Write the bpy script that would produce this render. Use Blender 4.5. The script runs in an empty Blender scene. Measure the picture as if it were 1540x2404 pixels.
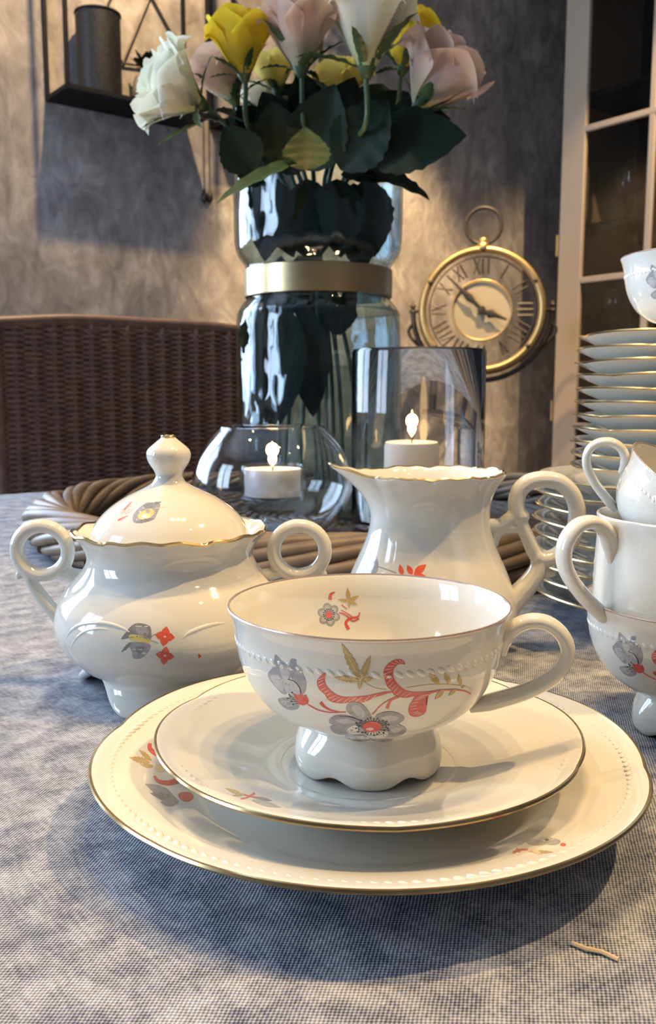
import bpy, bmesh, math, random
from math import sin, cos, pi, tan, atan, atan2, sqrt, exp, radians as R
from mathutils import Vector as V, Matrix as M
from mathutils.bvhtree import BVHTree
random.seed(7)
sc = bpy.context.scene
C = bpy.context.collection

# ------------------------------------------------------------------ camera
F, W0, H0, PITCH, CH = 2100.0, 1540.0, 2404.0, R(7.65), 0.150
cd = bpy.data.cameras.new('camera'); cam = bpy.data.objects.new('camera', cd); C.objects.link(cam)
cam.location = (0, 0, CH); cam.rotation_euler = (pi/2 - PITCH, 0, 0)
cd.sensor_fit = 'VERTICAL'; cd.sensor_height = 36.0; cd.lens = F/H0*36.0
cd.clip_start = 0.01; cd.clip_end = 50
cd.dof.use_dof = True; cd.dof.focus_distance = 0.325; cd.dof.aperture_fstop = 26
sc.camera = cam

# ------------------------------------------------------------------ world, light, exposure
wd = bpy.data.worlds.new('sky'); sc.world = wd; wd.use_nodes = True
wd.node_tree.nodes['Background'].inputs[0].default_value = (0.45, 0.62, 1.0, 1)
wd.node_tree.nodes['Background'].inputs[1].default_value = 1.0
sc.view_settings.view_transform = 'Standard'; sc.view_settings.look = 'None'
sc.view_settings.gamma = 1; sc.view_settings.exposure = 0.2; sc.view_settings.use_curve_mapping = False
sc.cycles.transparent_max_bounces = 40
sc.cycles.max_bounces = 18; sc.cycles.transmission_bounces = 18; sc.cycles.sample_clamp_indirect = 6

ROT = R(38.0)                     # the room is turned 38 degrees to the view
U = V((cos(ROT), sin(ROT), 0)); VV = V((-sin(ROT), cos(ROT), 0))
def uv(u, v, z=0): return U*u + VV*v + V((0, 0, z))
U0, U1, V0, V1, ZF, ZC = -1.7, 3.0, -2.2, 2.2, -0.75, 1.80

def area(name, loc, rot, sx, sy, power, col):
    l = bpy.data.lights.new(name, 'AREA'); l.shape = 'RECTANGLE'; l.size = sx; l.size_y = sy
    l.energy = power; l.color = col
    o = bpy.data.objects.new(name, l); C.objects.link(o); o.location = loc; o.rotation_euler = rot
    return o
def point(name, loc, power, col, rad):
    l = bpy.data.lights.new(name, 'POINT'); l.energy = power; l.color = col; l.shadow_soft_size = rad
    o = bpy.data.objects.new(name, l); C.objects.link(o); o.location = loc
    return o
COOL = (0.60, 0.77, 1.0); WARM = (1.0, 0.65, 0.27)
WIN = [(0.95, 1.95)]             # v range of the window in the left wall
WINB = [(-0.95, 0.40)]           # u range of the window in the back wall, out of the frame on the left
WZ = (0.05, 1.35)
for a, b in WIN:
    area('daylight', uv(U0 - 0.16, (a+b)/2, sum(WZ)/2), (pi/2, 0, ROT - pi/2), b-a, WZ[1]-WZ[0], 62, COOL)
for a, b in WINB:
    area('daylight', uv((a+b)/2, V1 + 0.16, sum(WZ)/2), (-pi/2, 0, ROT), b-a, WZ[1]-WZ[0], 75, COOL)
def spot(name, loc, aim, power, size, blend, rad, col):
    l = bpy.data.lights.new(name, 'SPOT'); l.energy = power; l.color = col; l.shadow_soft_size = rad
    l.spot_size = R(size); l.spot_blend = blend
    o = bpy.data.objects.new(name, l); C.objects.link(o); o.location = loc
    o.rotation_euler = (V(aim)-V(loc)).to_track_quat('-Z', 'Y').to_euler(); return o
BULBS = []
CHC = V((0.06, 0.37, 1.05))
for k in range(3):
    BULBS.append(CHC + V((0.085*(k-1), 0.02*(k-1), 0)))
    spot('bar_lamp_light', BULBS[-1] + V((0, 0, -0.045)), BULBS[-1] + V((0, -0.08, -1.0)), 8.5, 82, 0.45, 0.011, WARM)
# downlights in the ceiling: (u, v, aim, power, cone, where)
SPOTS = [(0.95, 1.70, uv(1.05, 1.98, 0.4), 85, 110, 'above the black box shelf'), (1.70, 1.30, uv(1.82, 2.2, 0.28), 230, 46, 'in front of the clock corner'),
         (1.03, -0.30, V((0.05, 0.33, 0)), 100, 38, 'to the right of the table'), (0.55, -0.55, V((-0.05, 0.42, 0.0)), 7, 46, 'behind the photographer'), (2.30, 1.0, uv(2.56, 1.62, 0.75), 85, 46, 'added to warm the front of the display cabinet'), (-0.25, 0.95, V((-0.05, 0.55, 0.15)), 26, 62, 'over the left end of the table')]  # the downlight by the display cabinet is an added light that warms its front
for u, v, aim, p, cone, _ in SPOTS: spot('ceiling_spot', uv(u, v, ZC - 0.06), aim, p, cone, 0.6, 0.022, (1.0, 0.68, 0.34))

# ------------------------------------------------------------------ pixel helpers
def ray(px, py):
    r, up = (px-W0/2)/F, (H0/2-py)/F
    return V((r, cos(PITCH)+up*sin(PITCH), -sin(PITCH)+up*cos(PITCH)))
def at(px, py, Y):
    d = ray(px, py); return V((0, 0, CH)) + d*(Y/d.y)
CAMO = V((0, 0, CH))

# ------------------------------------------------------------------ materials
def newmat(name):
    m = bpy.data.materials.new(name); m.use_nodes = True; return m, m.node_tree.nodes, m.node_tree.links
def P(name, col, rough=0.5, metal=0.0, spec=0.5, coat=0.0, noise=0, var=0.0, bump=0.0, coord='Object', trans=0.0, emit=None, es=0):
    m, n, l = newmat(name); b = n['Principled BSDF']
    b.inputs['Base Color'].default_value = (*col, 1); b.inputs['Roughness'].default_value = rough
    b.inputs['Metallic'].default_value = metal; b.inputs['Specular IOR Level'].default_value = spec
    b.inputs['Coat Weight'].default_value = coat; b.inputs['Coat Roughness'].default_value = 0.05
    b.inputs['Transmission Weight'].default_value = trans
    if emit: b.inputs['Emission Color'].default_value = (*emit, 1); b.inputs['Emission Strength'].default_value = es
    if noise:
        tc = n.new('ShaderNodeTexCoord'); nz = n.new('ShaderNodeTexNoise'); nz.inputs['Scale'].default_value = noise
        nz.inputs['Detail'].default_value = 4; l.new(tc.outputs[coord], nz.inputs['Vector'])
        if var:
            mx = n.new('ShaderNodeMix'); mx.data_type = 'RGBA'
            mx.inputs[6].default_value = (*[max(0, c*(1-var)) for c in col], 1)
            mx.inputs[7].default_value = (*[min(1, c*(1+var)) for c in col], 1)
            l.new(nz.outputs['Fac'], mx.inputs[0]); l.new(mx.outputs[2], b.inputs['Base Color'])
        if bump:
            bp = n.new('ShaderNodeBump'); bp.inputs['Strength'].default_value = bump; bp.inputs['Distance'].default_value = 0.001
            l.new(nz.outputs['Fac'], bp.inputs['Height']); l.new(bp.outputs[0], b.inputs['Normal'])
    return m
def thin_glass(name, tint, rough=0.01, ior=1.45, bump=0.0, bscale=60, dist=0.002, stretch=(1, 1, 1)):
    m, n, l = newmat(name); n.remove(n['Principled BSDF']); out = n['Material Output']
    t = n.new('ShaderNodeBsdfTransparent'); t.inputs[0].default_value = (*tint, 1)
    g = n.new('ShaderNodeBsdfGlossy'); g.inputs['Roughness'].default_value = rough
    fr = n.new('ShaderNodeFresnel'); fr.inputs['IOR'].default_value = ior
    mx = n.new('ShaderNodeMixShader')
    ge = n.new('ShaderNodeNewGeometry'); mr = n.new('ShaderNodeMapRange'); mr.inputs['To Min'].default_value = ior; mr.inputs['To Max'].default_value = 1/ior
    l.new(ge.outputs['Backfacing'], mr.inputs['Value']); l.new(mr.outputs[0], fr.inputs['IOR'])
    l.new(fr.outputs[0], mx.inputs[0]); l.new(t.outputs[0], mx.inputs[1]); l.new(g.outputs[0], mx.inputs[2]); l.new(mx.outputs[0], out.inputs[0])
    if bump:
        tc = n.new('ShaderNodeTexCoord'); mp = n.new('ShaderNodeMapping'); mp.inputs['Scale'].default_value = stretch
        nz = n.new('ShaderNodeTexNoise'); nz.inputs['Scale'].default_value = bscale; nz.inputs['Detail'].default_value = 1
        bp = n.new('ShaderNodeBump'); bp.inputs['Strength'].default_value = bump; bp.inputs['Distance'].default_value = dist
        l.new(tc.outputs['Object'], mp.inputs[0]); l.new(mp.outputs[0], nz.inputs['Vector']); l.new(nz.outputs['Fac'], bp.inputs['Height'])
        l.new(bp.outputs[0], g.inputs['Normal']); l.new(bp.outputs[0], fr.inputs['Normal'])
    return m
def petal_mat(name, col, edge, tr=0.35):
    m, n, l = newmat(name); n.remove(n['Principled BSDF']); out = n['Material Output']
    d = n.new('ShaderNodeBsdfDiffuse'); t = n.new('ShaderNodeBsdfTranslucent'); mx = n.new('ShaderNodeMixShader'); mx.inputs[0].default_value = tr
    tc = n.new('ShaderNodeTexCoord'); sp = n.new('ShaderNodeSeparateXYZ'); l.new(tc.outputs['Generated'], sp.inputs[0])
    rp = n.new('ShaderNodeValToRGB'); rp.color_ramp.elements[0].color = (*edge, 1); rp.color_ramp.elements[1].color = (*col, 1)
    rp.color_ramp.elements[0].position = 0.0; rp.color_ramp.elements[1].position = 0.55
    l.new(sp.outputs[2], rp.inputs[0])
    nz = n.new('ShaderNodeTexNoise'); nz.inputs['Scale'].default_value = 30; l.new(tc.outputs['Object'], nz.inputs['Vector'])
    mm = n.new('ShaderNodeMix'); mm.data_type = 'RGBA'; mm.blend_type = 'MULTIPLY'; mm.inputs[0].default_value = 0.25
    l.new(rp.outputs[0], mm.inputs[6]); l.new(nz.outputs['Color'], mm.inputs[7])
    for s in (d, t): l.new(mm.outputs[2], s.inputs[0])
    l.new(d.outputs[0], mx.inputs[1]); l.new(t.outputs[0], mx.inputs[2]); l.new(mx.outputs[0], out.inputs[0])
    return m

PORC = P('white_porcelain', (0.68, 0.66, 0.585), 0.07, coat=0.4, noise=6, var=0.02)
GOLD = P('gold_edge', (0.58, 0.42, 0.20), 0.22, metal=1, noise=300, var=0.15)
GOLDW = P('worn_gold_edge', (0.62, 0.49, 0.42), 0.25, metal=0.7, noise=400, var=0.2)
GREYP = P('print_grey', (0.31, 0.305, 0.31), 0.12, coat=0.4, noise=500, var=0.35)
GREYL = P('print_light_grey', (0.45, 0.44, 0.43), 0.12, coat=0.4, noise=500, var=0.2)
GREYD = P('print_dark_grey', (0.22, 0.22, 0.22), 0.12, coat=0.4, noise=500, var=0.4)
REDP = P('print_red', (0.60, 0.10, 0.075), 0.12, coat=0.4, noise=700, var=0.2)
PINKP = P('print_hatch', (0.80, 0.52, 0.47), 0.12, coat=0.4, noise=700, var=0.1)
ORNG = P('print_orange_red', (0.72, 0.12, 0.06), 0.12, coat=0.4, noise=700, var=0.15)
OLIVE = P('print_ochre', (0.46, 0.33, 0.12), 0.12, coat=0.4, noise=700, var=0.25)
OLIVL = P('print_ochre_light', (0.66, 0.54, 0.30), 0.12, coat=0.4, noise=700, var=0.15)
YELP = P('print_yellow', (0.62, 0.52, 0.18), 0.12, coat=0.4, noise=600, var=0.2)
BLKP = P('print_black', (0.03, 0.03, 0.03), 0.12, coat=0.4, noise=700, var=0.1)
PRM = {'g': GREYP, 'l': GREYL, 'd': GREYD, 'r': REDP, 'h': PINKP, 'o': ORNG, 'y': OLIVE, 'z': OLIVL, 'w': PORC, 'k': BLKP, 'e': YELP}
BLACKM = P('black_metal', (0.008, 0.009, 0.012), 0.6, spec=0.2, noise=40, var=0.3)
BRASS = P('antique_brass', (0.55, 0.40, 0.18), 0.38, metal=0.85, noise=30, var=0.2)
DBRASS = P('dark_bronze', (0.05, 0.042, 0.035), 0.45, metal=0.5, noise=30, var=0.3)
WICK = P('dark_brown_wicker', (0.20, 0.11, 0.078), 0.45, noise=60, var=0.6)
WICKS = P('brown_wicker_stake', (0.24, 0.14, 0.105), 0.45, noise=80, var=0.5)
WILLOW = P('grey_brown_willow', (0.145, 0.100, 0.062), 0.5, noise=35, var=0.6, bump=0.4)
WILLOWD = P('dark_willow', (0.055, 0.050, 0.048), 0.55, noise=40, var=0.5, bump=0.4)
GLASS = thin_glass('clear_glass', (0.965, 0.975, 0.98), 0.008)
RGLASS = P('thick_clear_glass', (0.97, 0.985, 0.99), 0.0, noise=3, var=0.005, trans=1.0); RGLASS.node_tree.nodes['Principled BSDF'].inputs['IOR'].default_value = 1.46
VGLASS = thin_glass('blue_grey_hammered_glass', (0.73, 0.81, 0.845), 0.03, ior=1.55, bump=0.55, bscale=38, dist=0.004, stretch=(1.4, 1.4, 0.55))
PANEG = thin_glass('pane_glass', (0.80, 0.80, 0.78), 0.01)
WINGLASS = thin_glass('window_glass', (0.97, 0.98, 0.99), 0.01)
WATER = thin_glass('vase_water', (0.86, 0.90, 0.90), 0.01, ior=1.1)
WAX = P('white_candle_wax', (0.86, 0.82, 0.74), 0.4, noise=30, var=0.05)
WAX.node_tree.nodes['Principled BSDF'].inputs['Subsurface Weight'].default_value = 0.3
WAX.node_tree.nodes['Principled BSDF'].inputs['Subsurface Radius'].default_value = (0.01, 0.006, 0.003)
ALU = P('tealight_cup', (0.75, 0.78, 0.85), 0.3, metal=0.4, noise=80, var=0.1)
FLAME = P('candle_flame', (1, 0.7, 0.35), 0.5, emit=(1.0, 0.62, 0.26), es=26, noise=10, var=0.01)
WICKC = P('burnt_wick', (0.02, 0.015, 0.01), 0.9, noise=50, var=0.2)
CABW = P('cream_white_paint', (0.60, 0.49, 0.375), 0.4, noise=14, var=0.05)
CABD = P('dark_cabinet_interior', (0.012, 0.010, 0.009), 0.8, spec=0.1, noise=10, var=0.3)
DWOOD = P('dark_wood', (0.045, 0.032, 0.025), 0.5, noise=12, var=0.4)
FLOORM = P('oak_floorboards', (0.20, 0.13, 0.08), 0.45, noise=6, var=0.3)
CEILM = P('white_ceiling_paint', (0.72, 0.71, 0.69), 0.8, noise=5, var=0.03)
LEAFM = P('dark_green_leaf', (0.007, 0.019, 0.011), 0.5, spec=0.2, noise=40, var=0.5)
LEAFL = P('light_green_leaf', (0.075, 0.115, 0.030), 0.45, noise=40, var=0.35)
SEPM = P('sepal_green', (0.035, 0.075, 0.028), 0.45, noise=60, var=0.4)
STEMM = P('stem_green', (0.055, 0.105, 0.045), 0.4, noise=50, var=0.4)
STRAW = P('dry_straw', (0.62, 0.48, 0.27), 0.6, noise=200, var=0.3)
CERAM = P('pale_grey_ceramic', (0.30, 0.29, 0.28), 0.4, noise=20, var=0.1)

def wall_mat():
    m, n, l = newmat('mottled_grey_wallpaper'); b = n['Principled BSDF']; b.inputs['Roughness'].default_value = 0.8
    tc = n.new('ShaderNodeTexCoord')
    def nz(scale, det, st=(1, 1, 1), dist=0.0):
        mp = n.new('ShaderNodeMapping'); mp.inputs['Scale'].default_value = st; l.new(tc.outputs['Object'], mp.inputs[0])
        t = n.new('ShaderNodeTexNoise'); t.inputs['Scale'].default_value = scale; t.inputs['Detail'].default_value = det
        t.inputs['Roughness'].default_value = 0.65; t.inputs['Distortion'].default_value = dist
        l.new(mp.outputs[0], t.inputs['Vector']); return t
    a, c = nz(5, 8, (1, 1, 0.75), 0.4), nz(16, 6, (1, 1, 0.6), 1.2)
    ad = n.new('ShaderNodeMath'); ad.operation = 'ADD'; l.new(a.outputs['Fac'], ad.inputs[0]); l.new(c.outputs['Fac'], ad.inputs[1])
    rp = n.new('ShaderNodeValToRGB'); e = rp.color_ramp.elements
    e[0].position = 0.36; e[0].color = (0.155, 0.142, 0.138, 1); e[1].position = 0.66; e[1].color = (0.54, 0.50, 0.47, 1)
    k = e.new(0.50); k.color = (0.295, 0.272, 0.262, 1)
    dv = n.new('ShaderNodeMath'); dv.operation = 'MULTIPLY'; dv.inputs[1].default_value = 0.5; l.new(ad.outputs[0], dv.inputs[0])
    l.new(dv.outputs[0], rp.inputs[0]); l.new(rp.outputs[0], b.inputs['Base Color'])
    bp = n.new('ShaderNodeBump'); bp.inputs['Strength'].default_value = 0.25; bp.inputs['Distance'].default_value = 0.004
    l.new(c.outputs['Fac'], bp.inputs['Height']); l.new(bp.outputs[0], b.inputs['Normal'])
    return m
WALLM = wall_mat()

def cloth_mat():
    m, n, l = newmat('blue_grey_woven_cloth'); b = n['Principled BSDF']; b.inputs['Roughness'].default_value = 0.85
    b.inputs['Specular IOR Level'].default_value = 0.15
    tc = n.new('ShaderNodeTexCoord')
    wob = n.new('ShaderNodeTexNoise'); wob.inputs['Scale'].default_value = 90; wob.inputs['Detail'].default_value = 2; l.new(tc.outputs['Object'], wob.inputs['Vector'])
    vs = n.new('ShaderNodeVectorMath'); vs.operation = 'SCALE'; vs.inputs['Scale'].default_value = 0.0009; l.new(wob.outputs['Color'], vs.inputs[0])
    va = n.new('ShaderNodeVectorMath'); va.operation = 'ADD'; l.new(tc.outputs['Object'], va.inputs[0]); l.new(vs.outputs[0], va.inputs[1])
    sp = n.new('ShaderNodeSeparateXYZ'); l.new(va.outputs[0], sp.inputs[0])
    def ma(op, x, y=None):
        t = n.new('ShaderNodeMath'); t.operation = op
        for i, q in enumerate((x, y)):
            if q is None: continue
            if isinstance(q, (int, float)): t.inputs[i].default_value = q
            else: l.new(q, t.inputs[i])
        return t.outputs[0]
    kx, ky = 2*pi/0.00165, 2*pi/0.00135
    sx = ma('SINE', ma('MULTIPLY', sp.outputs[0], kx)); sy = ma('SINE', ma('MULTIPLY', sp.outputs[1], ky))
    w = ma('MULTIPLY', sx, sy)
    def nz(scale, st, det=3):
        mp = n.new('ShaderNodeMapping'); mp.inputs['Scale'].default_value = st; l.new(tc.outputs['Object'], mp.inputs[0])
        t = n.new('ShaderNodeTexNoise'); t.inputs['Scale'].default_value = scale; t.inputs['Detail'].default_value = det; l.new(mp.outputs[0], t.inputs['Vector'])
        return t.outputs['Fac']
    f = ma('ADD', ma('MULTIPLY', w, 0.42), 0.42)
    f = ma('ADD', f, ma('MULTIPLY', ma('SUBTRACT', nz(700, (1, 0.22, 1)), 0.5), 0.5))
    f = ma('ADD', f, ma('MULTIPLY', ma('SUBTRACT', nz(700, (0.22, 1, 1)), 0.5), 0.5))
    f = ma('ADD', f, ma('MULTIPLY', ma('SUBTRACT', nz(70, (1, 1, 1), 6), 0.5), 0.9))
    rp = n.new('ShaderNodeValToRGB'); e = rp.color_ramp.elements
    e[0].position = 0.05; e[0].color = (0.022, 0.034, 0.072, 1); e[1].position = 0.95; e[1].color = (0.58, 0.60, 0.64, 1)
    l.new(f, rp.inputs[0]); l.new(rp.outputs[0], b.inputs['Base Color'])
    bp = n.new('ShaderNodeBump'); bp.inputs['Strength'].default_value = 0.5; bp.inputs['Distance'].default_value = 0.0004
    l.new(w, bp.inputs['Height'])
    b2 = n.new('ShaderNodeBump'); b2.inputs['Strength'].default_value = 0.5; b2.inputs['Distance'].default_value = 0.012
    l.new(nz(7, (1, 0.6, 1), 1), b2.inputs['Height']); l.new(b2.outputs[0], bp.inputs['Normal'])
    l.new(bp.outputs[0], b.inputs['Normal'])
    return m
CLOTHM = cloth_mat()

# ------------------------------------------------------------------ object helpers
def tag(o, label=None, cat=None, group=None, kind=None):
    for k, v in (('label', label), ('category', cat), ('group', group), ('kind', kind)):
        if v: o[k] = v
    return o
def thing(name, loc, label, cat, group=None, rot=(0, 0, 0)):
    o = bpy.data.objects.new(name, None); o.empty_display_size = 0.02; C.objects.link(o)
    o.location = loc; o.rotation_euler = rot
    return tag(o, label, cat, group)
def link(name, me, parent=None, loc=(0, 0, 0), rot=(0, 0, 0)):
    o = bpy.data.objects.new(name, me); C.objects.link(o); o.parent = parent
    o.location = loc; o.rotation_euler = rot
    return o
def mesh(name, verts, faces, mats, smooth=True, idx=None):
    me = bpy.data.meshes.new(name); me.from_pydata([tuple(v) for v in verts], [], faces); me.update()
    for m in (mats if isinstance(mats, (list, tuple)) else [mats]): me.materials.append(m)
    if smooth:
        me.shade_smooth()
        if len(faces) < 60000: me.set_sharp_from_angle(angle=R(58))
    if idx: me.polygons.foreach_set('material_index', idx)
    return me
class MB:
    def __init__(s): s.v = []; s.f = []
    def box(s, a, b):
        (x0, y0, z0), (x1, y1, z1) = a, b; k = len(s.v)
        s.v += [(x0, y0, z0), (x1, y0, z0), (x1, y1, z0), (x0, y1, z0), (x0, y0, z1), (x1, y0, z1), (x1, y1, z1), (x0, y1, z1)]
        s.f += [tuple(k+i for i in q) for q in ((0, 3, 2, 1), (4, 5, 6, 7), (0, 1, 5, 4), (1, 2, 6, 5), (2, 3, 7, 6), (3, 0, 4, 7))]
        return s
    def add(s, vs, fs):
        k = len(s.v); s.v += [tuple(v) for v in vs]; s.f += [tuple(k+i for i in q) for q in fs]; return s
    def build(s, name, mat, parent=None, smooth=False, loc=(0, 0, 0), rot=(0, 0, 0), bevel=0):
        o = link(name, mesh(name, s.v, s.f, mat, smooth), parent, loc, rot)
        if bevel:
            b = o.modifiers.new('bevel', 'BEVEL'); b.width = bevel; b.segments = 2; b.limit_method = 'ANGLE'
        return o
def spl(pts, n=4, closed=False):
    pts = [V(p) for p in pts]; N = len(pts); out = []
    segs = N if closed else N-1
    for i in range(segs):
        p1, p2 = pts[i], pts[(i+1) % N]
        p0 = pts[(i-1) % N] if (closed or i > 0) else p1*2-p2
        p3 = pts[(i+2) % N] if (closed or i+2 < N) else p2*2-p1
        for k in range(n):
            t = k/n
            out.append(0.5*((2*p1)+(p2-p0)*t+(2*p0-5*p1+4*p2-p3)*t*t+(3*p1-p0-3*p2+p3)*t**3))
    if not closed: out.append(pts[-1])
    return out
def lathe_geo(prof, seg=64, mod=None, close=False):
    vs, fs, rings = [], [], []
    for i, (r, z) in enumerate(prof):
        if r < 1e-6 and mod is None or r < 1e-6:
            rings.append([len(vs)]*seg); vs.append((0, 0, z)); continue
        ring = []
        for k in range(seg):
            th = 2*pi*k/seg; rr, zz = (mod(th, r, z, i) if mod else (r, z))
            ring.append(len(vs)); vs.append((rr*cos(th), rr*sin(th), zz))
        rings.append(ring)
    n = len(rings)
    for i in range(n if close else n-1):
        A, B = rings[i], rings[(i+1) % n]
        for k in range(seg):
            q = (k+1) % seg; f = []
            for x in (A[k], A[q], B[q], B[k]):
                if x not in f: f.append(x)
            if len(f) > 2: fs.append(tuple(f))
    return vs, fs
def lathe(name, prof, mat, seg=64, mod=None, parent=None, loc=(0, 0, 0), n=1, close=False):
    if n > 1: prof = [(max(0, p.x), p.y) for p in spl([(a, b) for a, b in prof], n)]
    vs, fs = lathe_geo(prof, seg, mod, close)
    return link(name, mesh(name, vs, fs, mat), parent, loc)
def tube_geo(pts, rad, seg=8, nrm=None, flat=1.0, closed=False):
    """sweep an elliptical section; rad = number or list; flat = half width across the plane / in-plane radius"""
    pts = [V(p) for p in pts]; N = len(pts); vs, fs = [], []
    prevn = None
    for i, p in enumerate(pts):
        a = pts[(i-1) % N] if (closed or i > 0) else p
        b = pts[(i+1) % N] if (closed or i < N-1) else p
        t = (b-a).normalized()
        if nrm is not None: nn = V(nrm)
        else:
            nn = prevn if prevn is not None else (V((0, 0, 1)) if abs(t.z) < 0.9 else V((1, 0, 0)))
        nn = (nn - t*nn.dot(t)).normalized(); prevn = nn; bb = t.cross(nn)
        r = rad[i] if isinstance(rad, (list, tuple)) else rad
        for k in range(seg):
            th = 2*pi*k/seg; vs.append(p + bb*(r*cos(th)) + nn*(r*flat*sin(th)))
    for i in range(N if closed else N-1):
        j = (i+1) % N
        for k in range(seg):
            q = (k+1) % seg; fs.append((i*seg+k, i*seg+q, j*seg+q, j*seg+k))
    if not closed:
        fs.append(tuple(range(seg-1, -1, -1))); fs.append(tuple((N-1)*seg+k for k in range(seg)))
    return vs, fs
def tube(name, pts, rad, mat, parent=None, seg=8, nrm=None, flat=1.0, closed=False, loc=(0, 0, 0), rot=(0, 0, 0)):
    vs, fs = tube_geo(pts, rad, seg, nrm, flat, closed)
    return link(name, mesh(name, vs, fs, mat), parent, loc, rot)
def ellipsoid_geo(c, ax, seg=8, rings=5):
    c = V(c); vs, fs = [], []
    for i in range(1, rings):
        ph = pi*i/rings
        for k in range(seg):
            th = 2*pi*k/seg; vs.append(c + ax[0]*(sin(ph)*cos(th)) + ax[1]*(sin(ph)*sin(th)) + ax[2]*cos(ph))
    t = len(vs); vs += [c+ax[2], c-ax[2]]
    for i in range(rings-2):
        for k in range(seg):
            q = (k+1) % seg; fs.append((i*seg+k, (i+1)*seg+k, (i+1)*seg+q, i*seg+q))
    for k in range(seg):
        q = (k+1) % seg; fs.append((t, k, q)); fs.append((t+1, (rings-2)*seg+q, (rings-2)*seg+k))
    return vs, fs
def blend(o, voxel, smooth=6):
    r = o.modifiers.new('remesh', 'REMESH'); r.mode = 'VOXEL'; r.voxel_size = voxel; r.use_smooth_shade = True
    s = o.modifiers.new('smooth', 'SMOOTH'); s.iterations = smooth; s.factor = 0.5
    return o
def dup(root, loc, rot=None, label=None, group=None):
    r = root.copy(); C.objects.link(r); r.location = loc
    if rot is not None: r.rotation_euler = rot
    if label: r['label'] = label
    if group: r['group'] = group
    for ch in list(root.children):
        c = ch.copy(); C.objects.link(c); c.parent = r
        for g in list(ch.children):
            d = g.copy(); C.objects.link(d); d.parent = c
    return r

# ---- flat print laid on a glazed surface (each coloured patch follows the curve of the china)
def ell(cx, cy, rx, ry, n=14, rot=0):
    return [(cx+rx*cos(t)*cos(rot)-ry*sin(t)*sin(rot), cy+rx*cos(t)*sin(rot)+ry*sin(t)*cos(rot)) for t in [2*pi*i/n for i in range(n)]]
def smo(p, n=3): return [(q.x, q.y) for q in spl(p, n, True)]
def stroke(p, w0, w1=None, n=5):
    w1 = w0 if w1 is None else w1; q = spl(p, n); L, Rr = [], []
    for i, a in enumerate(q):
        t = (q[min(i+1, len(q)-1)]-q[max(i-1, 0)]).normalized(); w = (w0+(w1-w0)*i/(len(q)-1))/2
        L.append((a.x-t.y*w, a.y+t.x*w)); Rr.append((a.x+t.y*w, a.y-t.x*w))
    return L+Rr[::-1]
def leafp(b, t, w, ser=0):
    b, t = V(b), V(t); d = t-b; n = V((-d.y, d.x)).normalized(); L, Rr = [], []
    N = 8 if not ser else ser*2
    for i in range(1, N):
        s = i/N; ww = w/2*sin(pi*s**0.85)*(1.0 if not ser or i % 2 else 0.68)
        L.append(tuple(b+d*s+n*ww)); Rr.append(tuple(b+d*s-n*ww))
    return [tuple(b)]+L+[tuple(t)]+Rr[::-1]
def floral_print(parent, base_obj, shapes, name='floral_print', grid=9.0, off=0.00004, step=0.0000016, extra=None):
    """shapes: (polygon, colour key) in photograph pixels; carried along the view rays on to the surface of base_obj"""
    V_, P_ = [], []
    for ob in [base_obj]+([extra] if extra else []):
        k0 = len(V_); V_ += [V(v.co)+parent.location for v in ob.data.vertices]; P_ += [tuple(k0+q for q in p.vertices) for p in ob.data.polygons]
    bv = BVHTree.FromPolygons(V_, P_)
    inv = M.Translation(parent.location).inverted()
    keys = sorted({k for _, k in shapes}); vs, fs, ix = [], [], []
    for li, (poly, k) in enumerate(shapes):
        bm = bmesh.new()
        bv0 = [bm.verts.new((x, y, 0)) for x, y in poly]
        try: bm.faces.new(bv0)
        except ValueError: bm.free(); continue
        bmesh.ops.triangulate(bm, faces=bm.faces[:])
        xs = [p[0] for p in poly]; ys = [p[1] for p in poly]
        for a, lo, hi in ((0, min(xs), max(xs)), (1, min(ys), max(ys))):
            c = math.ceil(lo/grid)*grid
            while c < hi:
                co = [0, 0, 0]; no = [0, 0, 0]; co[a] = c; no[a] = 1
                bmesh.ops.bisect_plane(bm, geom=bm.verts[:]+bm.edges[:]+bm.faces[:], dist=1e-4, plane_co=co, plane_no=no); c += grid
        bm.verts.index_update(); mp = {}
        for v in bm.verts:
            d = ray(v.co.x, v.co.y).normalized(); h, no, _, _ = bv.ray_cast(CAMO, d)
            if h is None: continue
            if no.dot(d) > 0: no = -no
            mp[v.index] = len(vs); vs.append(inv @ (h + no*(off+step*li)))
        for f in bm.faces:
            if all(v.index in mp for v in f.verts):
                q = [mp[v.index] for v in f.verts]; fs.append(tuple(q)); ix.append(keys.index(k))
        bm.free()
    return link(name, mesh(name, vs, fs, [PRM[k] for k in keys], True, ix), parent)

# ================================================================== THE ROOM
def wall_boxes(name, boxes, mat):
    mb = MB()
    for a, b in boxes: mb.box(a, b)
    return tag(mb.build(name, mat, rot=(0, 0, ROT)), kind='structure')
T = 0.12
fl = tag(MB().box((U0-T, V0-T, ZF-0.08), (U1+T, V1+T, ZF-0.012)).build('floor', DWOOD, rot=(0, 0, ROT)), kind='structure')
pl = MB().box((0, 0, 0), (1.16, 0.145, 0.0115)); plm = mesh('floorboard', pl.v, pl.f, FLOORM, False)
for i in range(30):
    for j in range(4):
        link('floorboard', plm, fl, (U0 + j*1.18 , V0 + i*0.147, ZF-0.0118))
tag(MB().box((U0-T, V0-T, ZC), (U1+T, V1+T, ZC+0.1)).build('ceiling', CEILM, rot=(0, 0, ROT)), kind='structure')
wa, wb = WINB[0]
wall_boxes('wall_back', [((U0-T, V1, ZF), (U1+T, V1+T, WZ[0])), ((U0-T, V1, WZ[1]), (U1+T, V1+T, ZC)), ((U0-T, V1, WZ[0]), (wa, V1+T, WZ[1])), ((wb, V1, WZ[0]), (U1+T, V1+T, WZ[1]))], WALLM)
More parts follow.
